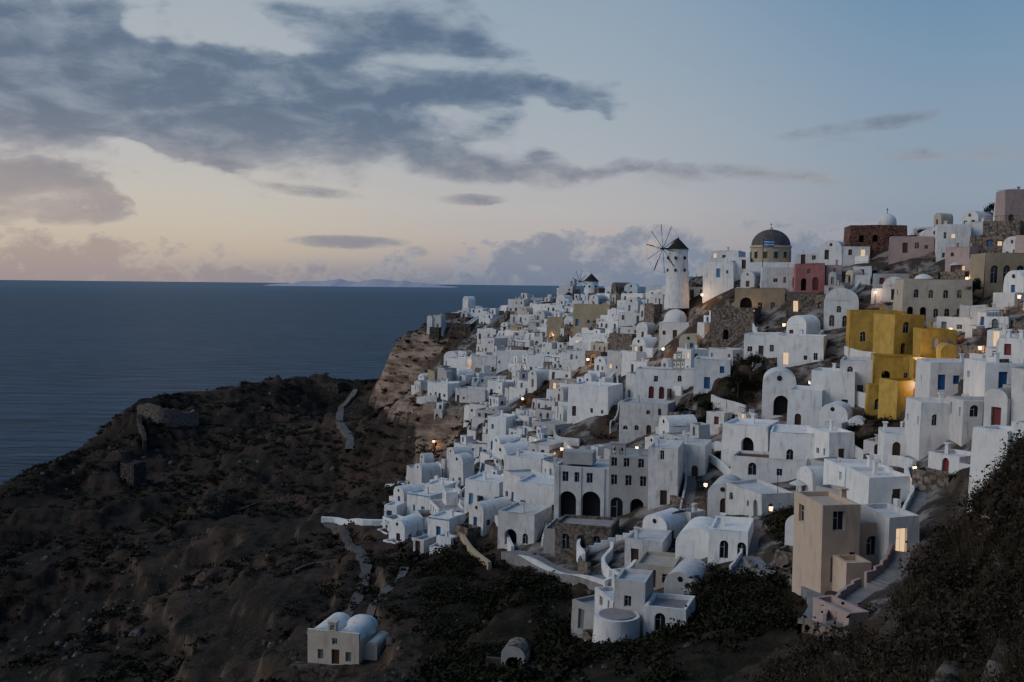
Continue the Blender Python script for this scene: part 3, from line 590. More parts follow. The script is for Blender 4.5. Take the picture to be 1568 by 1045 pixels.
# arcade mansion
p=place(925,800); D=p[1]; s=D/F
mb=MB(); mb.at(p,-16); w=160*s
fr=[(w*.05,.2,w*.17,4.0,True,'dark'),(w*.27,.2,w*.19,4.2,True,'dark'),(w*.56,.2,w*.12,3.6,True,W_),(w*.75,.2,w*.13,3.6,True,'dark')]
fr+=[(w*k,5.6,.9,1.5,False,W_) for k in (.08,.2,.32,.56,.7,.84)]+[(w*k,8.3,.85,1.3,False,W_) for k in (.56,.68,.82)]
mb.block(w*.54,8,84*s,'white2',7,'flat',[o for o in fr if o[0]<w*.5 and o[1]<7],x0=-w/2)
mb.block(w*.46,8,104*s,'grey',7,'flat',[(o[0]-w*.54,*o[1:]) for o in fr if o[0]>w*.5],[],x0=w*.04)
mb.box(-w*.45,-w*.15,2.,5.,84*s,84*s+1.8,'grey'); mb.chimney(w*.3,4,104*s,'grey'); mb.chimney(w*.1,5,104*s,'grey')
mb.belfry(w*.12,.2,104*s,2.2,1.8,2,'grey')
for k in (-.47,-.25,-.02): mb.box(w*k,w*k+.3,-.15,0,0,84*s,'white2')
mb.block(w*.95,7,.3,'grey',7,'flat',[],y0=-7.6,rm='pave')
mb.box(-w*.28,-w*.02,-6.5,-2.2,-.09,-.06,'pool')
mb.rail(-w*.47,w*.47,-7.45,.3)
reg(p[0],p[1]+4,9.5); reg(p[0]-5,p[1]+5,8); reg(p[0]+6,p[1]+3,8); reg(p[0]-3,p[1]-6,8); reg(p[0]+4,p[1]-6,8); mb.obj('arcaded_mansion')
lm('grey_house',1015,775,46,90,8,-16,'flat','white2',3,dense=.6)
lm('stone_terrace_house',893,848,90,44,6,-16,'flat','stone',1,[(1,.3,1.1,2.2,True,W_),(3.2,.3,1.1,2.2,True,'brown'),(5.4,.3,1.1,2.2,True,W_)],chim=0,rm='terra')
lm('white_house',825,790,76,50,8,-22,'flat','white',1,dcol='greyp')
lm('vaulted_house',760,690,30,52,7,-25,'flat','white',2,dcol='bluel')
lm('white_house',738,776,58,40,7,-25,'flat','white',1,dcol='bluel')
lm('white_house',790,838,60,54,7,-25,'flat','white2',2,[(1.2,.2,2.0,2.4,True,'dark'),(4.2,.6,1,1.6,True,W_)])
lm('white_house',800,740,60,40,7,-30,'flat','white',1)
lm('white_house',865,760,44,40,7,-28,'flat','white2',1)
def blu(mb,w,dep,h): mb.box(-w/2-.05,w/2+.05,-.06,0,h-.35,h-.15,'bluel')
lm('blue_trimmed_house',598,800,22,26,4,-20,'flat','white',1,[(.6,.1,1.2,2.2,False,'bluep')],dcol='bluep',chim=0)
lm('blue_trimmed_house',640,792,40,36,5,-35,'flat','white',1,dcol='bluel',extra=blu,dense=.9)
lm('blue_trimmed_house',672,826,36,34,5,-30,'flat','white',1,dcol='bluep',extra=blu,dense=.9)
lm('blue_trimmed_house',665,768,34,26,5,-30,'flat','white',1,dcol='bluel')
lm('white_house',640,850,18,24,4,-30,'flat','white2',1,chim=0)
# beige house
p=place(1292,898); D=p[1]; s=D/F; mb=MB(); mb.at(p,8)
mb.block(62*s,5.5,128*s,'beige',6,'flat',[(.9,4.6,1.0,1.6,False,W_),(.8,.4,1.,2.,False,'white2'),(2.4,2.2,.5,.6,False,'dark')],[(1,4.4,1,1.5,False,W_)],x0=-38*s)
mb.block(66*s,5,92*s,'beige',6,'flat',[(1.4,2.0,1.,1.7,True,W_)],[],x0=24*s,y0=1.5,rm='terra'); mb.block(40*s,2.4,50*s,'beige',6,'flat',[],[],x0=-20*s+.02,y0=-2.4)
mb.chimney(1.2,3,128*s,'beige',.6); reg(p[0]+1,p[1]+3,5.5); reg(p[0]+4,p[1]+3,4); reg(p[0],p[1]-3,5); reg(p[0]+5,p[1]-4,5); mb.obj('beige_house')
# yellow complex
mb=None
YL=[(1340,532,84,56,8,-15,'flat'),(1318,515,36,38,6,-15,'flat'),(1392,548,52,66,7,10,'flat'),(1442,545,56,40,7,-12,'flat'),(1372,596,70,50,6,-15,'flat'),(1400,618,60,34,5,12,'flat'),(1355,632,56,40,5,-15,'flat'),(1428,580,50,28,5,-15,'flat'),(1462,560,30,24,5,-15,'vault')]
YF=[[(2,1,1,1.8,True,W_),(6.5,4.2,.8,1.2,False,W_)],[(1,1.6,.8,1.1,True,W_)],[(1.5,4.,1.2,1.9,True,W_),(1.3,.6,.9,1.8,True,'dark')],[(2,1,1,1.9,True,'white2'),(4.6,1.2,.7,1.,False,W_)],[(1.4,.4,1.3,2.4,True,'dark'),(4.8,1.6,.7,.9,False,W_)],[(2.8,.3,1,2,True,'brown')],[(1.2,.2,.9,1.7,True,W_),(3.4,.8,.7,.9,False,W_)],[(1.2,.2,.9,1.7,True,W_)],[(1.,.2,.9,1.7,True,W_)]]
for i,a in enumerate(YL):
    mb=lm('yellow_house_complex',*a[:7],'yellow',1,front=YF[i],left=[],mb=mb,finish=False,chim=1 if i in(0,3) else 0,clear=2)
mb.obj('yellow_house_complex',.9)
p=place(1340,640); mb=MB(); mb.at(p,-15)
mb.stairs(3,-3,0,16,1.6,'redt',dx=1,dy=0); mb.obj('terracotta_staircase')
# chapel at bottom-left
p=place(510,1018); D=p[1]; s=D/F; mb=MB(); mb.at(p,-14)
w=84*s/.97
mb.wall((-w/2,0),0,w,-4,3.9,[(w*.47,.05,.95,1.75,False,'brown'),(w*.2,.5,.7,1.15,False,'greyp'),(w*.74,.5,.7,1.15,False,'greyp'),(w*.48,2.35,.6,.75,False,'glass')],'cream',rev=.2)
mb.wall((w/2,0),90,6,-4,2.9,[(2,1,.6,.8,False,'glass')],'cream'); mb.wall((-w/2,6),-90,6,-4,2.9,[],'cream')
for x0,x1 in ((-w/2,-.15),(.15,w/2)):
    ww=x1-x0; n_=10; ar=[(x0+ww/2-ww/2*math.cos(math.pi*k/n_),2.9+ww*.38*math.sin(math.pi*k/n_)) for k in range(n_+1)]
    mb.add([(a,.3,z) for a,z in ar]+[(a,6,z) for a,z in ar],[(k,k+1,n_+2+k,n_+1+k) for k in range(n_)],'white2',True)
    mb.add([(a,6,z) for a,z in ar],[tuple(range(n_+1))],'white2')
    mb.add([(a,.25,z) for a,z in ar],[tuple(range(n_+1))],'cream')
mb.quad((-w/2,0,3.9),(w/2,0,3.9),(w/2,.28,3.9),(-w/2,.28,3.9),'white2'); mb.quad((-w/2,.28,2.5),(w/2,.28,2.5),(w/2,.28,3.9),(-w/2,.28,3.9),'cream')
mb.belfry(-.1,.0,3.9,.95,.95,1,'cream'); mb.cyl(1.7,4.2,2.6,3.4,1.75,1.7,'white2',20); mb.dome(1.7,4.2,3.4,1.7,'white2',.7)
mb.block(1.6,4,1.9,'cream',4,'vault',[],x0=w/2,y0=1.5)
mb.box(-w/2-1.5,w/2+1.2,-1.6,-.02,-4,-.05,'dstone')
reg(p[0],p[1]+2,5); reg(p[0],p[1]-4,4); mb.obj('hillside_chapel')
p=place(785,1028); mb=MB(); mb.at(p,-14); mb.block(2.2,2.4,1.5,'grey',4,'vault',[(.4,-.6,1.4,1.9,True,'dark')],rm='stone'); mb.box(-2.6,-1.1,.2,.6,-3,.9,'dstone'); mb.box(1.1,2.4,.2,.6,-3,.7,'dstone'); mb.obj('grotto_chapel'); reg(p[0],p[1],2)
p=place(950,985); D=p[1]; mb=MB(); mb.at(p,-20)
mb.cyl(-1,2.5,-6,1.6,2.4,2.1,'white',24); mb.cyl(-1,2.5,1.6,1.7,1.7,1.7,'terra',24); mb.block(3.0,4,4.4,'white2',6,'flat',[(1,2,.7,1.,False,'glass')],x0=-1.8,y0=4)
mb.block(4,4,2.6,'white',6,'flat',[(1,.4,1,1.7,True,'glass')],x0=1.4,y0=3,rm='terra'); mb.stairs(1.3,-.6,-1,8,1.1,'pave',dx=1,dy=0); reg(p[0],p[1]+4,5); mb.obj('round_walled_house',.8)
lm('cream_house',1000,905,60,40,6,-20,'flat','cream',1,[(1.5,.3,1,2,False,'brown'),(3.2,1,.8,1,False,W_)],chim=0)
lm('vaulted_house',1040,925,50,50,6,-25,'vault','white2',1)
lm('cream_house',985,870,58,44,6,-20,'flat','white2',1)
lm('white_house',1065,860,60,50,7,-20,'vault','white',1)
lm('white_house',1115,862,60,50,7,-18,'flat','white',1,[(1.2,.3,1,2,True,W_),(3.2,.3,1,2,True,W_)])
lm('grey_house',1050,735,60,55,7,-20,'flat','white2',2)
lm('white_house',1105,790,44,50,7,-20,'vault','white2',2)
lm('white_house',1375,705,44,40,6,-15,'flat','white')
lm('white_house',1330,752,80,36,6,5,'flat','white',1)
lm('white_house',1362,782,70,52,6,5,'flat','white',1)
lm('white_house',1470,600,90,44,8,-8,'flat','white',1,[(1.,.2,1.,2.1,False,'bluep'),(3.,1,.9,1.2,False,'bluep'),(5,.2,1.,2.1,False,'bluep')],dcol='bluep',clear=2)
lm('white_house',1540,600,60,44,8,-8,'flat','white',1,dcol='bluep')
lm('white_house',1460,668,100,50,7,-8,'flat','white',1,dcol='bluep')
lm('white_house',1510,655,70,40,6,-8,'flat','white2',1)
lm('pink_terrace_house',1315,955,36,18,4,20,'flat','pink',1,[(.6,.1,.7,.9,False,W_)],chim=0,rm='terra')
lm('white_house',1385,850,52,60,5,10,'flat','white2',1,chim=0)
for (u,v,wp,hp,yw,rf,mt) in [(705,510,34,14,-25,'flat','dstone'),(745,520,30,16,-25,'flat','white'),(700,575,36,26,-30,'flat','white'),(690,562,24,24,-30,'vault','white'),(740,572,40,26,-20,'flat','white2'),(785,562,52,24,-20,'flat','white'),
 (830,575,50,30,-20,'flat','white'),(670,612,34,26,-35,'flat','white'),(720,618,50,22,-30,'flat','white2'),(765,608,40,24,-20,'flat','white'),(850,520,26,34,-20,'flat','ochre'),(905,500,56,34,-25,'flat','ochre'),(940,455,30,16,-25,'flat','white'),(812,470,40,14,-20,'flat','white2')]:
    lm('vaulted_house' if rf=='vault' else 'white_house' if 'white' in mt else 'stone_house',u,v,wp,hp,7,yw,rf,mt,1,dcol='bluep' if rnd.random()<.4 else 'brown',clear=0)
# ------------------------------------------------------------------ paths, walls, stairs
def drape(pxs,step=1.5):
    if isinstance(pxs,np.ndarray): xy=pxs.copy()
    else:
        P3=[np.array(place(u,v)) for u,v in pxs]; out=[]
        for a,b in zip(P3[:-1],P3[1:]):
            L=np.linalg.norm((b-a)[:2]); k=max(1,int(L/step))
            for i in range(k): out.append(a+(b-a)*i/k)
        out.append(P3[-1]); xy=np.array([o[:2] for o in out])
    for _ in range(3): xy[1:-1]=(xy[:-2]+2*xy[1:-1]+xy[2:])/4
    return np.column_stack([xy,H(xy[:,0],xy[:,1])])
def frames(L):
    t_=np.gradient(L[:,:2],axis=0); t_/=np.linalg.norm(t_,axis=1)[:,None]+1e-9; return np.column_stack([t_[:,1],-t_[:,0]])
def ribbon(name,pxs,wd,mat,off=.12,regi=True):
    L=drape(pxs); N=frames(L); mb=MB(); zs=L[:,2].copy()
    k=len(L); dirt='dirt' in name; W_i=[wd*(.8+.4*rnd.random()) if dirt else wd for _ in range(k)]
    for i in range(k):
        for f_ in (-.5,-.25,.25,.5):
            q_=L[i,:2]+N[i]*W_i[i]*f_; zs[i]=max(zs[i],float(H(q_[0],q_[1]))-(.15 if dirt else .3))
    z2=zs.copy()
    for _ in range(3): z2[1:-1]=(z2[:-2]+z2[1:-1]+z2[2:])/3
    zs=np.maximum(z2,zs-.2) if dirt else z2
    vs=[]
    for i in range(k):
        a=L[i,:2]+N[i]*W_i[i]/2;b=L[i,:2]-N[i]*W_i[i]/2; z=zs[i]+off
        vs+=[(a[0],a[1],z-1.5),(a[0],a[1],z),(b[0],b[1],z),(b[0],b[1],z-1.5)]
        if regi and i%2==0: reg(L[i,0],L[i,1],wd*.6)
    fs=[(4*i+j,4*i+4+j,4*i+5+j,4*i+1+j) for i in range(k-1) for j in range(3)]
    mb.add(vs,fs,mat); return mb.obj(name)
def pwall(name,pxs,h,mat,th=.4,sink=2.):
    L=drape(pxs); N=frames(L); mb=MB(); zs=L[:,2].copy()
    for _ in range(4): zs[1:-1]=(zs[:-2]+zs[1:-1]+zs[2:])/3
    vs=[];k=len(L)
    for i in range(k):
        a=L[i,:2]+N[i]*th/2;b=L[i,:2]-N[i]*th/2; z=zs[i]; hh=h+(rnd.uniform(-.9,.5) if 'ruin' in name else 0)
        vs+=[(a[0],a[1],z-sink),(a[0],a[1],z+hh),(b[0],b[1],z+hh),(b[0],b[1],z-sink)]
    fs=[(0,1,2,3),(4*k-4,4*k-3,4*k-2,4*k-1)]+[(4*i+j,4*i+4+j,4*i+5+j,4*i+1+j) for i in range(k-1) for j in range(3)]
    mb.add(vs,fs,mat); return mb.obj(name)
def stairway(name,pxs,wd,mat='pave',side='white'):
    L=drape(pxs,.9); mb=MB()
    for i in range(len(L)-1):
        d=L[i+1,:2]-L[i,:2]; a=math.degrees(math.atan2(d[1],d[0])); l=np.linalg.norm(d)
        z0=L[i,2];z1=L[i+1,2]; n_=3
        mb.at((L[i,0],L[i,1],0),a)
        for k in range(n_):
            zt=z0+(z1-z0)*(k+.5)/n_+.25
            mb.box(l*k/n_,l*(k+1)/n_+.02,-wd/2,wd/2,zt-2,zt,mat)
        zt=max(z0,z1)+.75
        if side: mb.box(0,l+.02,wd/2,wd/2+.25,zt-3,zt,side)
        if i%2==0: reg(L[i,0],L[i,1],wd*.7)
    mb.obj(name)
ribbon('dirt_footpath',[(500,800),(530,822),(552,845),(562,870),(556,900),(545,925),(525,950)],1.7,'path',.2)
ribbon('dirt_footpath',[(545,600),(522,625),(520,650),(538,670),(535,690)],2.5,'path',.3)
ribbon('dirt_footpath',[(620,870),(600,900),(575,930),(560,960)],1.2,'path',.15)
pwall('white_parapet_wall',[(492,800),(520,800),(550,808),(586,806)],1.1,'white',.8)
pwall('white_parapet_wall',[(600,832),(622,812),(640,845)],.7,'white2',.5)
ribbon('terrace_street',[(782,852),(830,868),(880,885),(940,900)],3.0,'pave',.3)
pwall('white_parapet_wall',[(780,860),(830,877),(880,893),(932,906)],1.1,'white2',.4,1.2)
pwall('stone_retaining_wall',[(782,864),(830,882),(880,898),(930,911)],.0,'dstone',.6,5.)
pwall('ochre_stair_wall',[(700,818),(715,838),(750,872)],1.0,'ochre',.5,3)
pwall('white_parapet_wall',[(735,775),(750,800),(785,850)],1.2,'white',.45)
ribbon('terrace_street',[(1150,862),(1200,880),(1240,900),(1262,930),(1240,965)],1.8,'pave',.25)
pwall('stone_parapet_wall',[(1145,868),(1200,888),(1235,905)],.9,'stone',.4,2)
pwall('stone_parapet_wall',[(1225,965),(1262,982),(1300,990)],.9,'stone',.4,3)
for w_ in ([(1060,700),(1100,715),(1130,745),(1150,765)],[(1300,690),(1340,712),(1400,722)],[(955,560),(930,590),(950,612)],[(1270,760),(1240,790),(1245,820)],[(985,855),(960,890),(925,905)]): pwall('curved_white_wall',w_,1.2,'white',.4)
pwall('castle_ruin_wall',[(212,648),(250,652),(303,652)],6,'stone',1.5,8)
pwall('castle_ruin_wall',[(212,650),(222,690)],3.5,'dstone',1.2,6)
lm('ruined_stone_house',195,745,26,36,6,-20,'flat','dstone',1,[(1.5,1,1,1.6,False,'dark')],chim=0,rm='dark')
lm('ruined_stone_house',500,600,40,14,7,-20,'flat','dstone',1,chim=0,rm='dark')
lm('ruined_stone_house',670,688,20,14,4,-20,'flat','stone',1,[(1,.2,1,1.6,False,'dark')],left=[],chim=0)
for w_ in ([(330,780),(400,770),(470,765)],[(560,720),(600,705),(640,700)],[(560,740),(610,728),(660,715)],[(575,690),(610,680),(645,672)],[(450,880),(480,868),(520,862)]): pwall('drystone_wall',w_,.7,'dstone',.6)
stairway('stone_staircase',[(1395,800),(1415,760),(1400,720)],1.6)
stairway('stone_staircase',[(1345,905),(1380,880),(1390,850)],2.2,'pave','pink')
stairway('stone_staircase',[(1285,960),(1300,930),(1335,905)],1.8,'pave','pink')
stairway('stone_staircase',[(1130,880),(1150,850),(1160,800)],1.4,'pave','white')
stairway('stone_staircase',[(840,835),(848,800),(852,760)],1.6,'pave','white')
stairway('stone_staircase',[(1050,790),(1060,740),(1040,700)],1.4,'pave','white2')
stairway('stone_staircase',[(1390,660),(1420,630),(1440,600)],1.6,'terra','white')
stairway('stone_staircase',[(700,770),(740,730),(745,700)],1.3,'pave','white')
stairway('stone_staircase',[(940,660),(960,620),(950,580)],1.3,'pave','white')
stairway('stone_staircase',[(1160,560),(1170,520),(1155,490)],1.5,'pave','white')
# random alleys, terrace walls following the contours
fr=random.Random(23)
xs=nprs.uniform(-60,190,52000); ys=nprs.uniform(58,445,52000)
zs=H(xs,ys); ok=vmask(xs,ys,zs)
xs,ys,zs=xs[ok],ys[ok],zs[ok]
e=4.
def grad(x,y): return (Hb(x+e,y)-Hb(x-e,y))/(2*e),(Hb(x,y+e)-Hb(x,y-e))/(2*e)
gxs,gys=grad(xs,ys)
def walk(x,y,n,st,along,wob):
    out=[(x,y)]
    for i in range(n):
        a,b=grad(np.array(x),np.array(y)); g=math.hypot(a,b)+1e-6; a/=g;b/=g
        dx,dy=(-b,a) if along else (a,b)
        th=wob*math.sin(i*.7)+fr.uniform(-.15,.15); dx,dy=dx*math.cos(th)-dy*math.sin(th),dx*math.sin(th)+dy*math.cos(th)
        x+=dx*st;y+=dy*st; out.append((x,y))
    return np.array(out)
for k in range(80):
    i=fr.randrange(len(xs)); P_=walk(xs[i],ys[i],fr.randrange(6,14),1.3,True,.35); mt=fr.choice(['white','white2','stone','dstone','dstone'])
    pwall('white_terrace_wall' if 'white' in mt else 'stone_terrace_wall',P_,fr.uniform(.9,2.4),mt,.4,3)
    for q_ in P_[::3]: reg(q_[0],q_[1],.6)
for k in range(38):
    i=fr.randrange(len(xs)); P_=walk(xs[i],ys[i],fr.randrange(10,20),.9,False,.3)
    stairway('stone_staircase',P_,fr.uniform(1.1,1.7),fr.choice(['pave','terra','white2']),fr.choice(['white','white2','white']))
# ------------------------------------------------------------------ procedural infill village
cell={}
def addc(x,y,r): cell.setdefault((int(x//12),int(y//12)),[]).append((x,y,r))
for r_ in REG: addc(*r_)
def free(x,y,r):
    a,b=int(x//12),int(y//12)
    for i in range(a-1,a+2):
        for j in range(b-1,b+2):
            for (p_,q_,s_) in cell.get((i,j),()):
                if (x-p_)**2+(y-q_)**2<max(.01,(r+s_))**2: return False
    return True
cols=['white']*16+['white2']*11+['grey','cream','stone']
dcs=['bluep','bluel','brown','greyp','brown','greyp','redp','bluep']
cnt=0
def infill(i,smin,smax):
    global cnt
    x,y,z=xs[i],ys[i],zs[i]; w=fr.uniform(smin,smax); d=fr.uniform(smin*.8,min(smax,7.)); r=(w+d)/4*.95
    u_,v_=proj(np.array(x),np.array(y),np.array(z))
    if not free(x,y,r*(1.5 if u_<790 else 1.)): return
    addc(x,y,r)
    g=(gxs[i],gys[i]); gl=math.hypot(*g)
    dn=(-g[0]*.6-.35*max(gl,.1),-g[1]*.6-.7*max(gl,.1)) if gl>.05 else (-.5,-.85)
    yaw=math.degrees(math.atan2(dn[0],-dn[1]))+fr.gauss(0,14); yaw=max(-75,min(40,yaw))
    st=2 if fr.random()<.16 else 1; h=st*2.7+fr.uniform(-.2,.6)
    if w<3.6: h=fr.uniform(2.,3.0); st=1
    if x<-10 and y>150: st=1
    mat=fr.choice(cols)
    if u_<720 : mat=fr.choice(['white','white','white2'])
    if fr.random()<.07 and y>250: mat=fr.choice(['stone','ochre','grey','cream'])
    if u_>1140 and v_<470 and fr.random()<.34: mat=fr.choice(['pink','cream','ochre','stone','cream'])
    if 840<u_<1100 and v_>690 and fr.random()<.5: mat=fr.choice(['grey','white2','white2'])
    dc=fr.choice(dcs); k=fr.random(); roof='flat' if k<.78 else 'vault' if k<.985 else 'dome'
    if roof=='vault' and w>5.6: w=fr.uniform(3.6,5.0)
    if roof!='flat' and st==2: h=3.2; st=1
    mb=MB(); th=math.radians(yaw); base=z-gl*1.2
    cx,cy=x+math.sin(th)*d/2, y-math.cos(th)*d/2
    mb.at((cx,cy,base),yaw)
    sk=3+gl*d*1.3+2
    fo=autoops(w,st,fr,.62,True,'glass',dc,2.75,.35); lo=autoops(d,st,fr,.38,False,'glass',dc,2.75,.3); ro=autoops(d,st,fr,.3,False,'glass',dc,2.75,.2)
    rm=mat
    if roof=='flat' and fr.random()<.38: rm=fr.choice(['terra','redt','pave','grey','terra'])
    mb.block(w,d,h,mat,sk,roof,fo,lo,ro,rm)
    if w>4 and fr.random()<.5:   # lower annex
        aw=fr.uniform(1.8,3.2); ad_=d*fr.uniform(.5,.85); ah=h*fr.uniform(.5,.8); sd=fr.random()<.5
        am=mat if fr.random()<.75 else fr.choice(['white','white2','stone'])
        mb.block(aw,ad_,ah,am,sk,fr.choice(['flat','flat','vault']),autoops(aw,1,fr,.5,fr.random()<.4,'glass',dc),[],[],x0=w/2+.004 if sd else -w/2-aw-.004,y0=fr.uniform(-.8,.6),rm=rm)
    if fr.random()<.68:
        td=fr.uniform(1.4,3.2); tw=w*fr.uniform(.7,1.2); tx=fr.uniform(-.6,.6); tm=mat if fr.random()<.45 else fr.choice(['white','white2','stone','dstone','stone'])
        arches=[(tw*.15+q_*1.9,-2.4,1.2,1.8,True,fr.choice(['dark','glass','brown'])) for q_ in range(int(tw/2.4))] if fr.random()<.35 else []
        mb.block(tw,td,.85,tm,sk,'none',arches,[],[],y0=-td,x0=-tw/2+tx)
        t_=.22; X0=-tw/2+tx; X1=X0+tw
        mb.quad((X0,-td,.08),(X1,-td,.08),(X1,-.003,.08),(X0,-.003,.08),fr.choice(['terra','pave','white2','redt']))
        mb.box(X0+.004,X1-.004,-td+.004,-td+t_,-.1,.853,tm)
        for xa,xb in ((X0+.004,X0+t_),(X1-t_,X1-.004)): mb.box(xa,xb,-td+t_+.002,-.004,-.1,.853,tm)
        k=fr.random()
        if k<.08 and y<260:
            ux,uy=X0+tw*.5,-td*.5; mb.rod((ux,uy,.1),(ux,uy,2.4),.04,'wood'); mb.cyl(ux,uy,2.1,2.65,1.25,.05,'canvas',8,False)
        elif k<.2:
            for ax in (X0+.3,X1-.3): mb.rod((ax,-td+.15,.1),(ax,-td+.15,2.3),.06,'wood')
            for q_ in range(7): mb.box(X0+.2+(tw-.4)*q_/6-.04,X0+.2+(tw-.4)*q_/6+.04,-td,-.01,2.3,2.38,'wood')
        elif k<.28 and td>2.2 and tw>3.4: mb.box(X0+.7,X0+tw*.6,-td+.5,-td+1.5,.1,.13,'pool')
    if roof=='flat':
        if fr.random()<.35 and w>4.2:
            bw=w*fr.uniform(.3,.5); bx=fr.choice([-w/2+.01,w/2-bw-.01]); bh=fr.uniform(1.6,2.4)
            mb.block(bw,d*.5,h+bh,mat,-(h-.5),fr.choice(['flat','flat','vault']) ,[(bw*.3,h+.2,.8,bh*.7,False,dc)],x0=bx,y0=d*.48)
        elif fr.random()<.3 and y<230: mb.rail(-w*.45,w*.45,.14,h)
        for _ in range(fr.choice([0,0,1,2])): mb.chimney(fr.uniform(-w*.38,w*.38),d*fr.uniform(.2,.45),h,mat,fr.uniform(.4,1.))
        if fr.random()<.25: mb.rod((w*.3,d*.7,h-.4),(w*.3,d*.7,h+fr.uniform(1.5,2.6)),.03,'metal')
        if fr.random()<.2: mb.box(-w*.3,-w*.3+.9,d*.6,d*.6+.5,h-.39,h+.35,'white2')
    if fr.random()<.25: mb.stairs(w/2+.5,0,-.5,min(14,int(d/.32)),1.0,'white2',dx=0,dy=1,sink=sk-.6)
    nm={'flat':{'white':'white_house','white2':'white_house','grey':'grey_house','cream':'cream_house','ochre':'ochre_house','stone':'stone_house','beige':'beige_house','pink':'pink_house'}[mat],'vault':'vaulted_house','dome':'domed_chapel'}[roof]
    mb.obj(nm,1.); cnt+=1
L_=len(xs)
for i in range(L_//3): infill(i,5.6,9.4)
for i in range(L_//3,2*L_//3): infill(i,3.8,6.)
for i in range(2*L_//3,int(L_*.75)): infill(i,2.4,3.8)
print('HOUSES',cnt)
# ------------------------------------------------------------------ lamps
for (p,ry,e_) in LP:
    k=2.; q_=(p[0]-ry[0]*k,p[1]-k,p[2]-ry[2]*k+1.6)
    mb=MB(); mb.at(q_); mb.rod((0,0,-4.5),(0,0,-.25),.05,'metal'); r=.13+.0007*q_[1]; mb.cyl(0,0,-.25,.2,r*.8,r,'glow',8); mb.cyl(0,0,.2,.36,r*1.3,.03,'metal',8); ob=mb.obj('street_lantern')
    l=bpy.data.lights.new('lantern_light','POINT'); l.energy=e_; l.color=(1,.58,.24); l.shadow_soft_size=.2
    lo=bpy.data.objects.new('lantern_light',l); lo.location=(q_[0],q_[1]-.6,q_[2]+CZ+.1); scene.collection.objects.link(lo); lo.parent=ob; lo.matrix_parent_inverse=Matrix.Translation(ob.location).inverted()
# ------------------------------------------------------------------ vegetation
def foliage_mat(name,c1,c2,c3):
    m,t,b=newmat(name); p=geo(t); oi=noise(t,p,.35,2); n_=noise(t,p,3.5,2)
    cc=mix(t,oi.ss(.35,.65),c1,c2); cc=mix(t,n_.ss(.5,.75),cc,c3); t.links.new(cc.k,b.inputs['Base Color']); b.inputs['Roughness'].default_value=.9; b.inputs['Specular IOR Level'].default_value=.1; return m
fm1=foliage_mat('scrub_foliage',(.024,.024,.015),(.042,.034,.022),(.055,.048,.03))
fm2=foliage_mat('green_foliage',(.020,.025,.013),(.034,.034,.019),(.052,.046,.028))
fm3=foliage_mat('dry_brush',(.034,.028,.019),(.052,.040,.028),(.088,.070,.050))
def template(n,size,rs,clumps=6,flat=.6,asp=.6):
    cs=rs.normal(0,1,(clumps,3)); cs/=np.linalg.norm(cs,axis=1)[:,None]; cs*=rs.uniform(.25,.75,(clumps,1)); cs[:,2]=np.abs(cs[:,2])*flat
    c=cs[rs.randint(clumps,size=n)]+rs.normal(0,.22,(n,3)); c[:,2]=np.abs(c[:,2])
    a=rs.normal(0,1,(n,3)); a/=np.linalg.norm(a,axis=1)[:,None]; b_=np.cross(a,rs.normal(0,1,(n,3))); b_/=np.linalg.norm(b_,axis=1)[:,None]
    s=rs.uniform(.6,1.3,(n,1))*size
    return np.stack([c-a*s,c+b_*s*asp,c+a*s,c-b_*s*asp],1)
def tuft(n,rs):   # radiating stems of dry grass and twigs
    a=rs.uniform(0,6.28,n); tl=rs.uniform(.1,.8,n); L=rs.uniform(.5,1.15,n); d=np.stack([np.cos(a)*tl,np.sin(a)*tl,np.ones(n)],-1); d/=np.linalg.norm(d,axis=1)[:,None]
    b0=np.stack([np.cos(a)*rs.uniform(0,.3,n),np.sin(a)*rs.uniform(0,.3,n),np.zeros(n)],-1); s=np.stack([-np.sin(a),np.cos(a),0*a],-1)*.014
    tip=b0+d*L[:,None]; return np.stack([b0-s,b0+s,tip+s*.5,tip-s*.5],1)
def scatter(name,xy,scl,temps,mat,rs,zs=.75,off=-.1):
    z=H(xy[:,0],xy[:,1]); V=[]
    for k,(x,y) in enumerate(xy):
        t_=temps[rs.randint(len(temps))]; a=rs.uniform(0,6.28); c,s=math.cos(a),math.sin(a); v=t_.copy()*scl[k]
        V.append(np.stack([v[...,0]*c-v[...,1]*s+x,v[...,0]*s+v[...,1]*c+y,v[...,2]*zs+z[k]+CZ+off],-1).reshape(-1,3))
    V=np.concatenate(V); Fq=np.arange(len(V)).reshape(-1,4); return fastmesh(name,V,Fq,mat)
rs=np.random.RandomState(3)
T1=[template(60,.16,rs) for _ in range(5)]; T2=[template(150,.10,rs,8) for _ in range(5)]; T3=[template(420,.05,rs,14) for _ in range(5)]; T4=[tuft(110,rs) for _ in range(5)]
def samp(n,x0,x1,y0,y1,fn):
    x=rs.uniform(x0,x1,n); y=rs.uniform(y0,y1,n); z=H(x,y); u,v=proj(x,y,z); k=fn(x,y,z,u,v); return np.stack([x[k],y[k]],-1)
def clear_of(xy): return np.array([free(a,b,-.5) for a,b in xy])
s1=samp(30000,-190,60,70,460,lambda x,y,z,u,v:(u>-100)&(u<1150)&(v<1120)&(VMs(x,y)<.2)&(z>-100)&(fbm(x/18,y/18,3,77)>.45))[:8000]
s1=s1[clear_of(s1)]
scatter('scrub_bushes',s1,rs.gamma(3,.3,len(s1))+.3,T1,fm1,rs)
GP=[(660,840),(780,870),(920,915),(1000,960),(1080,870),(1150,880),(1260,905),(1250,960),(1120,1045),(660,1045)]
s2=samp(60000,-30,60,50,150,lambda x,y,z,u,v:inpoly(u,v,GP)&(fbm(x/7,y/7,3,70)>.46))[:1200]; s2=s2[clear_of(s2)]
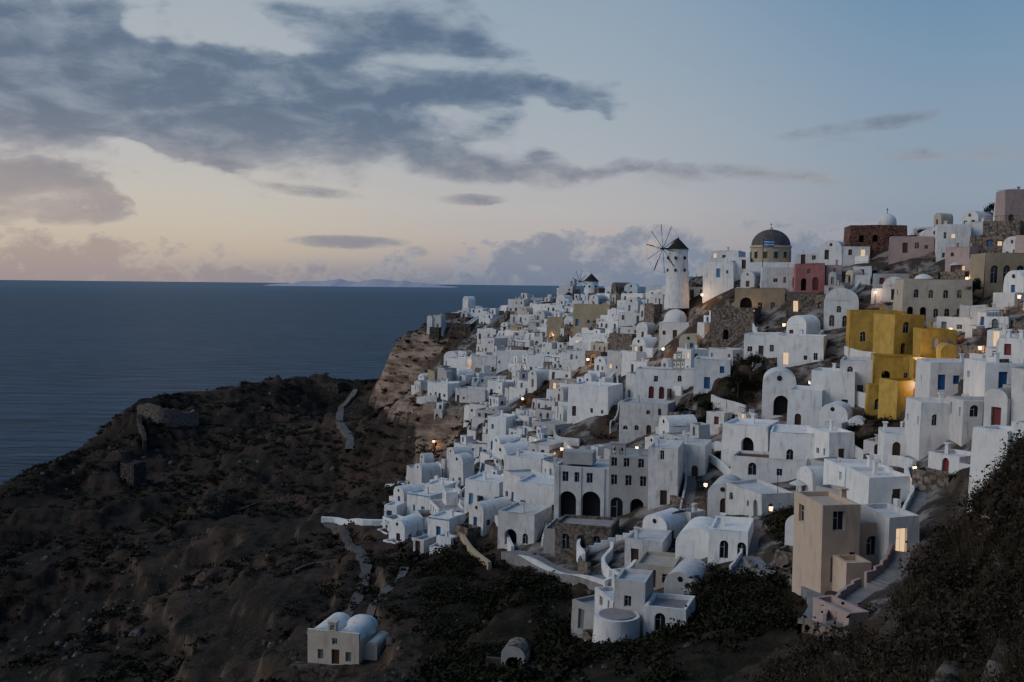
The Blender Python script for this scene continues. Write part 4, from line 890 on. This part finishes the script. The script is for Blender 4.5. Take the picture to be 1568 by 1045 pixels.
scatter('green_shrubs',s2,rs.gamma(4,.22,len(s2))+.3,T2,fm2,rs,.95)
s3=samp(60000,20,100,100,230,lambda x,y,z,u,v:inpoly(u,v,HOLES[0])|(inpoly(u,v,HOLES[2])|inpoly(u,v,HOLES[3])|inpoly(u,v,HOLES[1]))&(fbm(x/4,y/4,2,8)>.5))[:420]; s3=s3[clear_of(s3)]
scatter('green_shrubs',s3,rs.uniform(.7,1.9,len(s3)),T2,fm2,rs)
s5=samp(20000,-60,170,60,430,lambda x,y,z,u,v:(VMs(x,y)>.4)); s5=s5[np.array([free(a,b,.1) for a,b in s5])][:1400]
if len(s5): scatter('garden_shrubs',s5,rs.uniform(.4,1.3,len(s5)),T2,fm2,rs)
fgf=lambda th:(lambda x,y,z,u,v:(u>1180)&(u<1720)&(v>670)&(v<1150)&((u>1385)|(v>985))&(fbm(x/4,y/4,3,70)>th))
s4=samp(60000,5,45,22,66,fgf(.38))[:1500]
scatter('foreground_brush',s4,rs.gamma(3,.22,len(s4))+.15,T3,fm3,rs,.95)
s6=samp(60000,5,45,22,66,fgf(.2))[:2200]
scatter('dry_grass',s6,rs.uniform(.4,1.0,len(s6)),T4,foliage_mat('dry_grass_stems',(.080,.064,.044),(.12,.096,.068),(.050,.040,.029)),rs,1.)
rk=samp(30000,-160,60,60,420,lambda x,y,z,u,v:(u>-60)&(VMs(x,y)<.2)&(z>-100)&(fbm(x/25,y/25,3,177)>.5))[:1800]; rk=rk[clear_of(rk)]
rk=np.concatenate([rk,samp(8000,5,45,25,60,fgf(.3))[:450]])
mo=np.array([[-1,-1,-.6],[1,-1,-.6],[1,1,-.6],[-1,1,-.6],[-.6,-.7,.6],[.7,-.5,.5],[.6,.6,.7],[-.5,.7,.4]]); fo=np.array([[0,1,5,4],[1,2,6,5],[2,3,7,6],[3,0,4,7],[4,5,6,7]])
V=[];Fr=[];zz=H(rk[:,0],rk[:,1])
for i,(x,y) in enumerate(rk):
    v=(mo+rs.uniform(-.35,.35,mo.shape))*min(1.,rs.gamma(2,.13))*(1 if y>110 else .75); a=rs.uniform(0,6.28); c,s=math.cos(a),math.sin(a)
    V.append(np.stack([v[:,0]*c-v[:,1]*s+x,v[:,0]*s+v[:,1]*c+y,v[:,2]+zz[i]+CZ],-1)); Fr.append(fo+8*i)
fastmesh('scattered_rocks',np.concatenate(V),np.concatenate(Fr),stone('volcanic_rock',(.075,.062,.055),(.15,.13,.115),1.2))
def tree(u,v,h,name='tree',d=None,mat=fm2):
    p=place(u,v,d); mb=MB(); mb.at(p); mb.cyl(0,0,-.5,h*.45,h*.045,h*.03,'wood',8)
    lim=[]
    for i in range(5):
        a=i*1.3; e_=(math.cos(a)*h*.22,math.sin(a)*h*.22,h*.7+.1*h*math.sin(i*2)); mb.rod((0,0,h*.35),e_,h*.014,'wood'); lim.append(e_)
    ob=mb.obj(name); tv=[]
    for e_ in lim+[(0,0,h*.75)]:
        t_=template(260,.11,rs,7,.9)*h*.24; tv.append(t_+np.array([e_[0],e_[1],e_[2]-h*.08]))
    V=np.concatenate(tv).reshape(-1,3)+np.array([p[0],p[1],p[2]+CZ]); cr=fastmesh('crown',V,np.arange(len(V)).reshape(-1,4),mat)
    cr.parent=ob; cr.matrix_parent_inverse=Matrix.Translation(ob.location).inverted()
for a in [(1150,585,5.5),(1130,605,4.5),(1522,345,5.5),(1080,640,3.5),(1485,470,5),(1500,455,4),(1380,468,4),(840,545,4),(870,462,4)]: tree(*a)
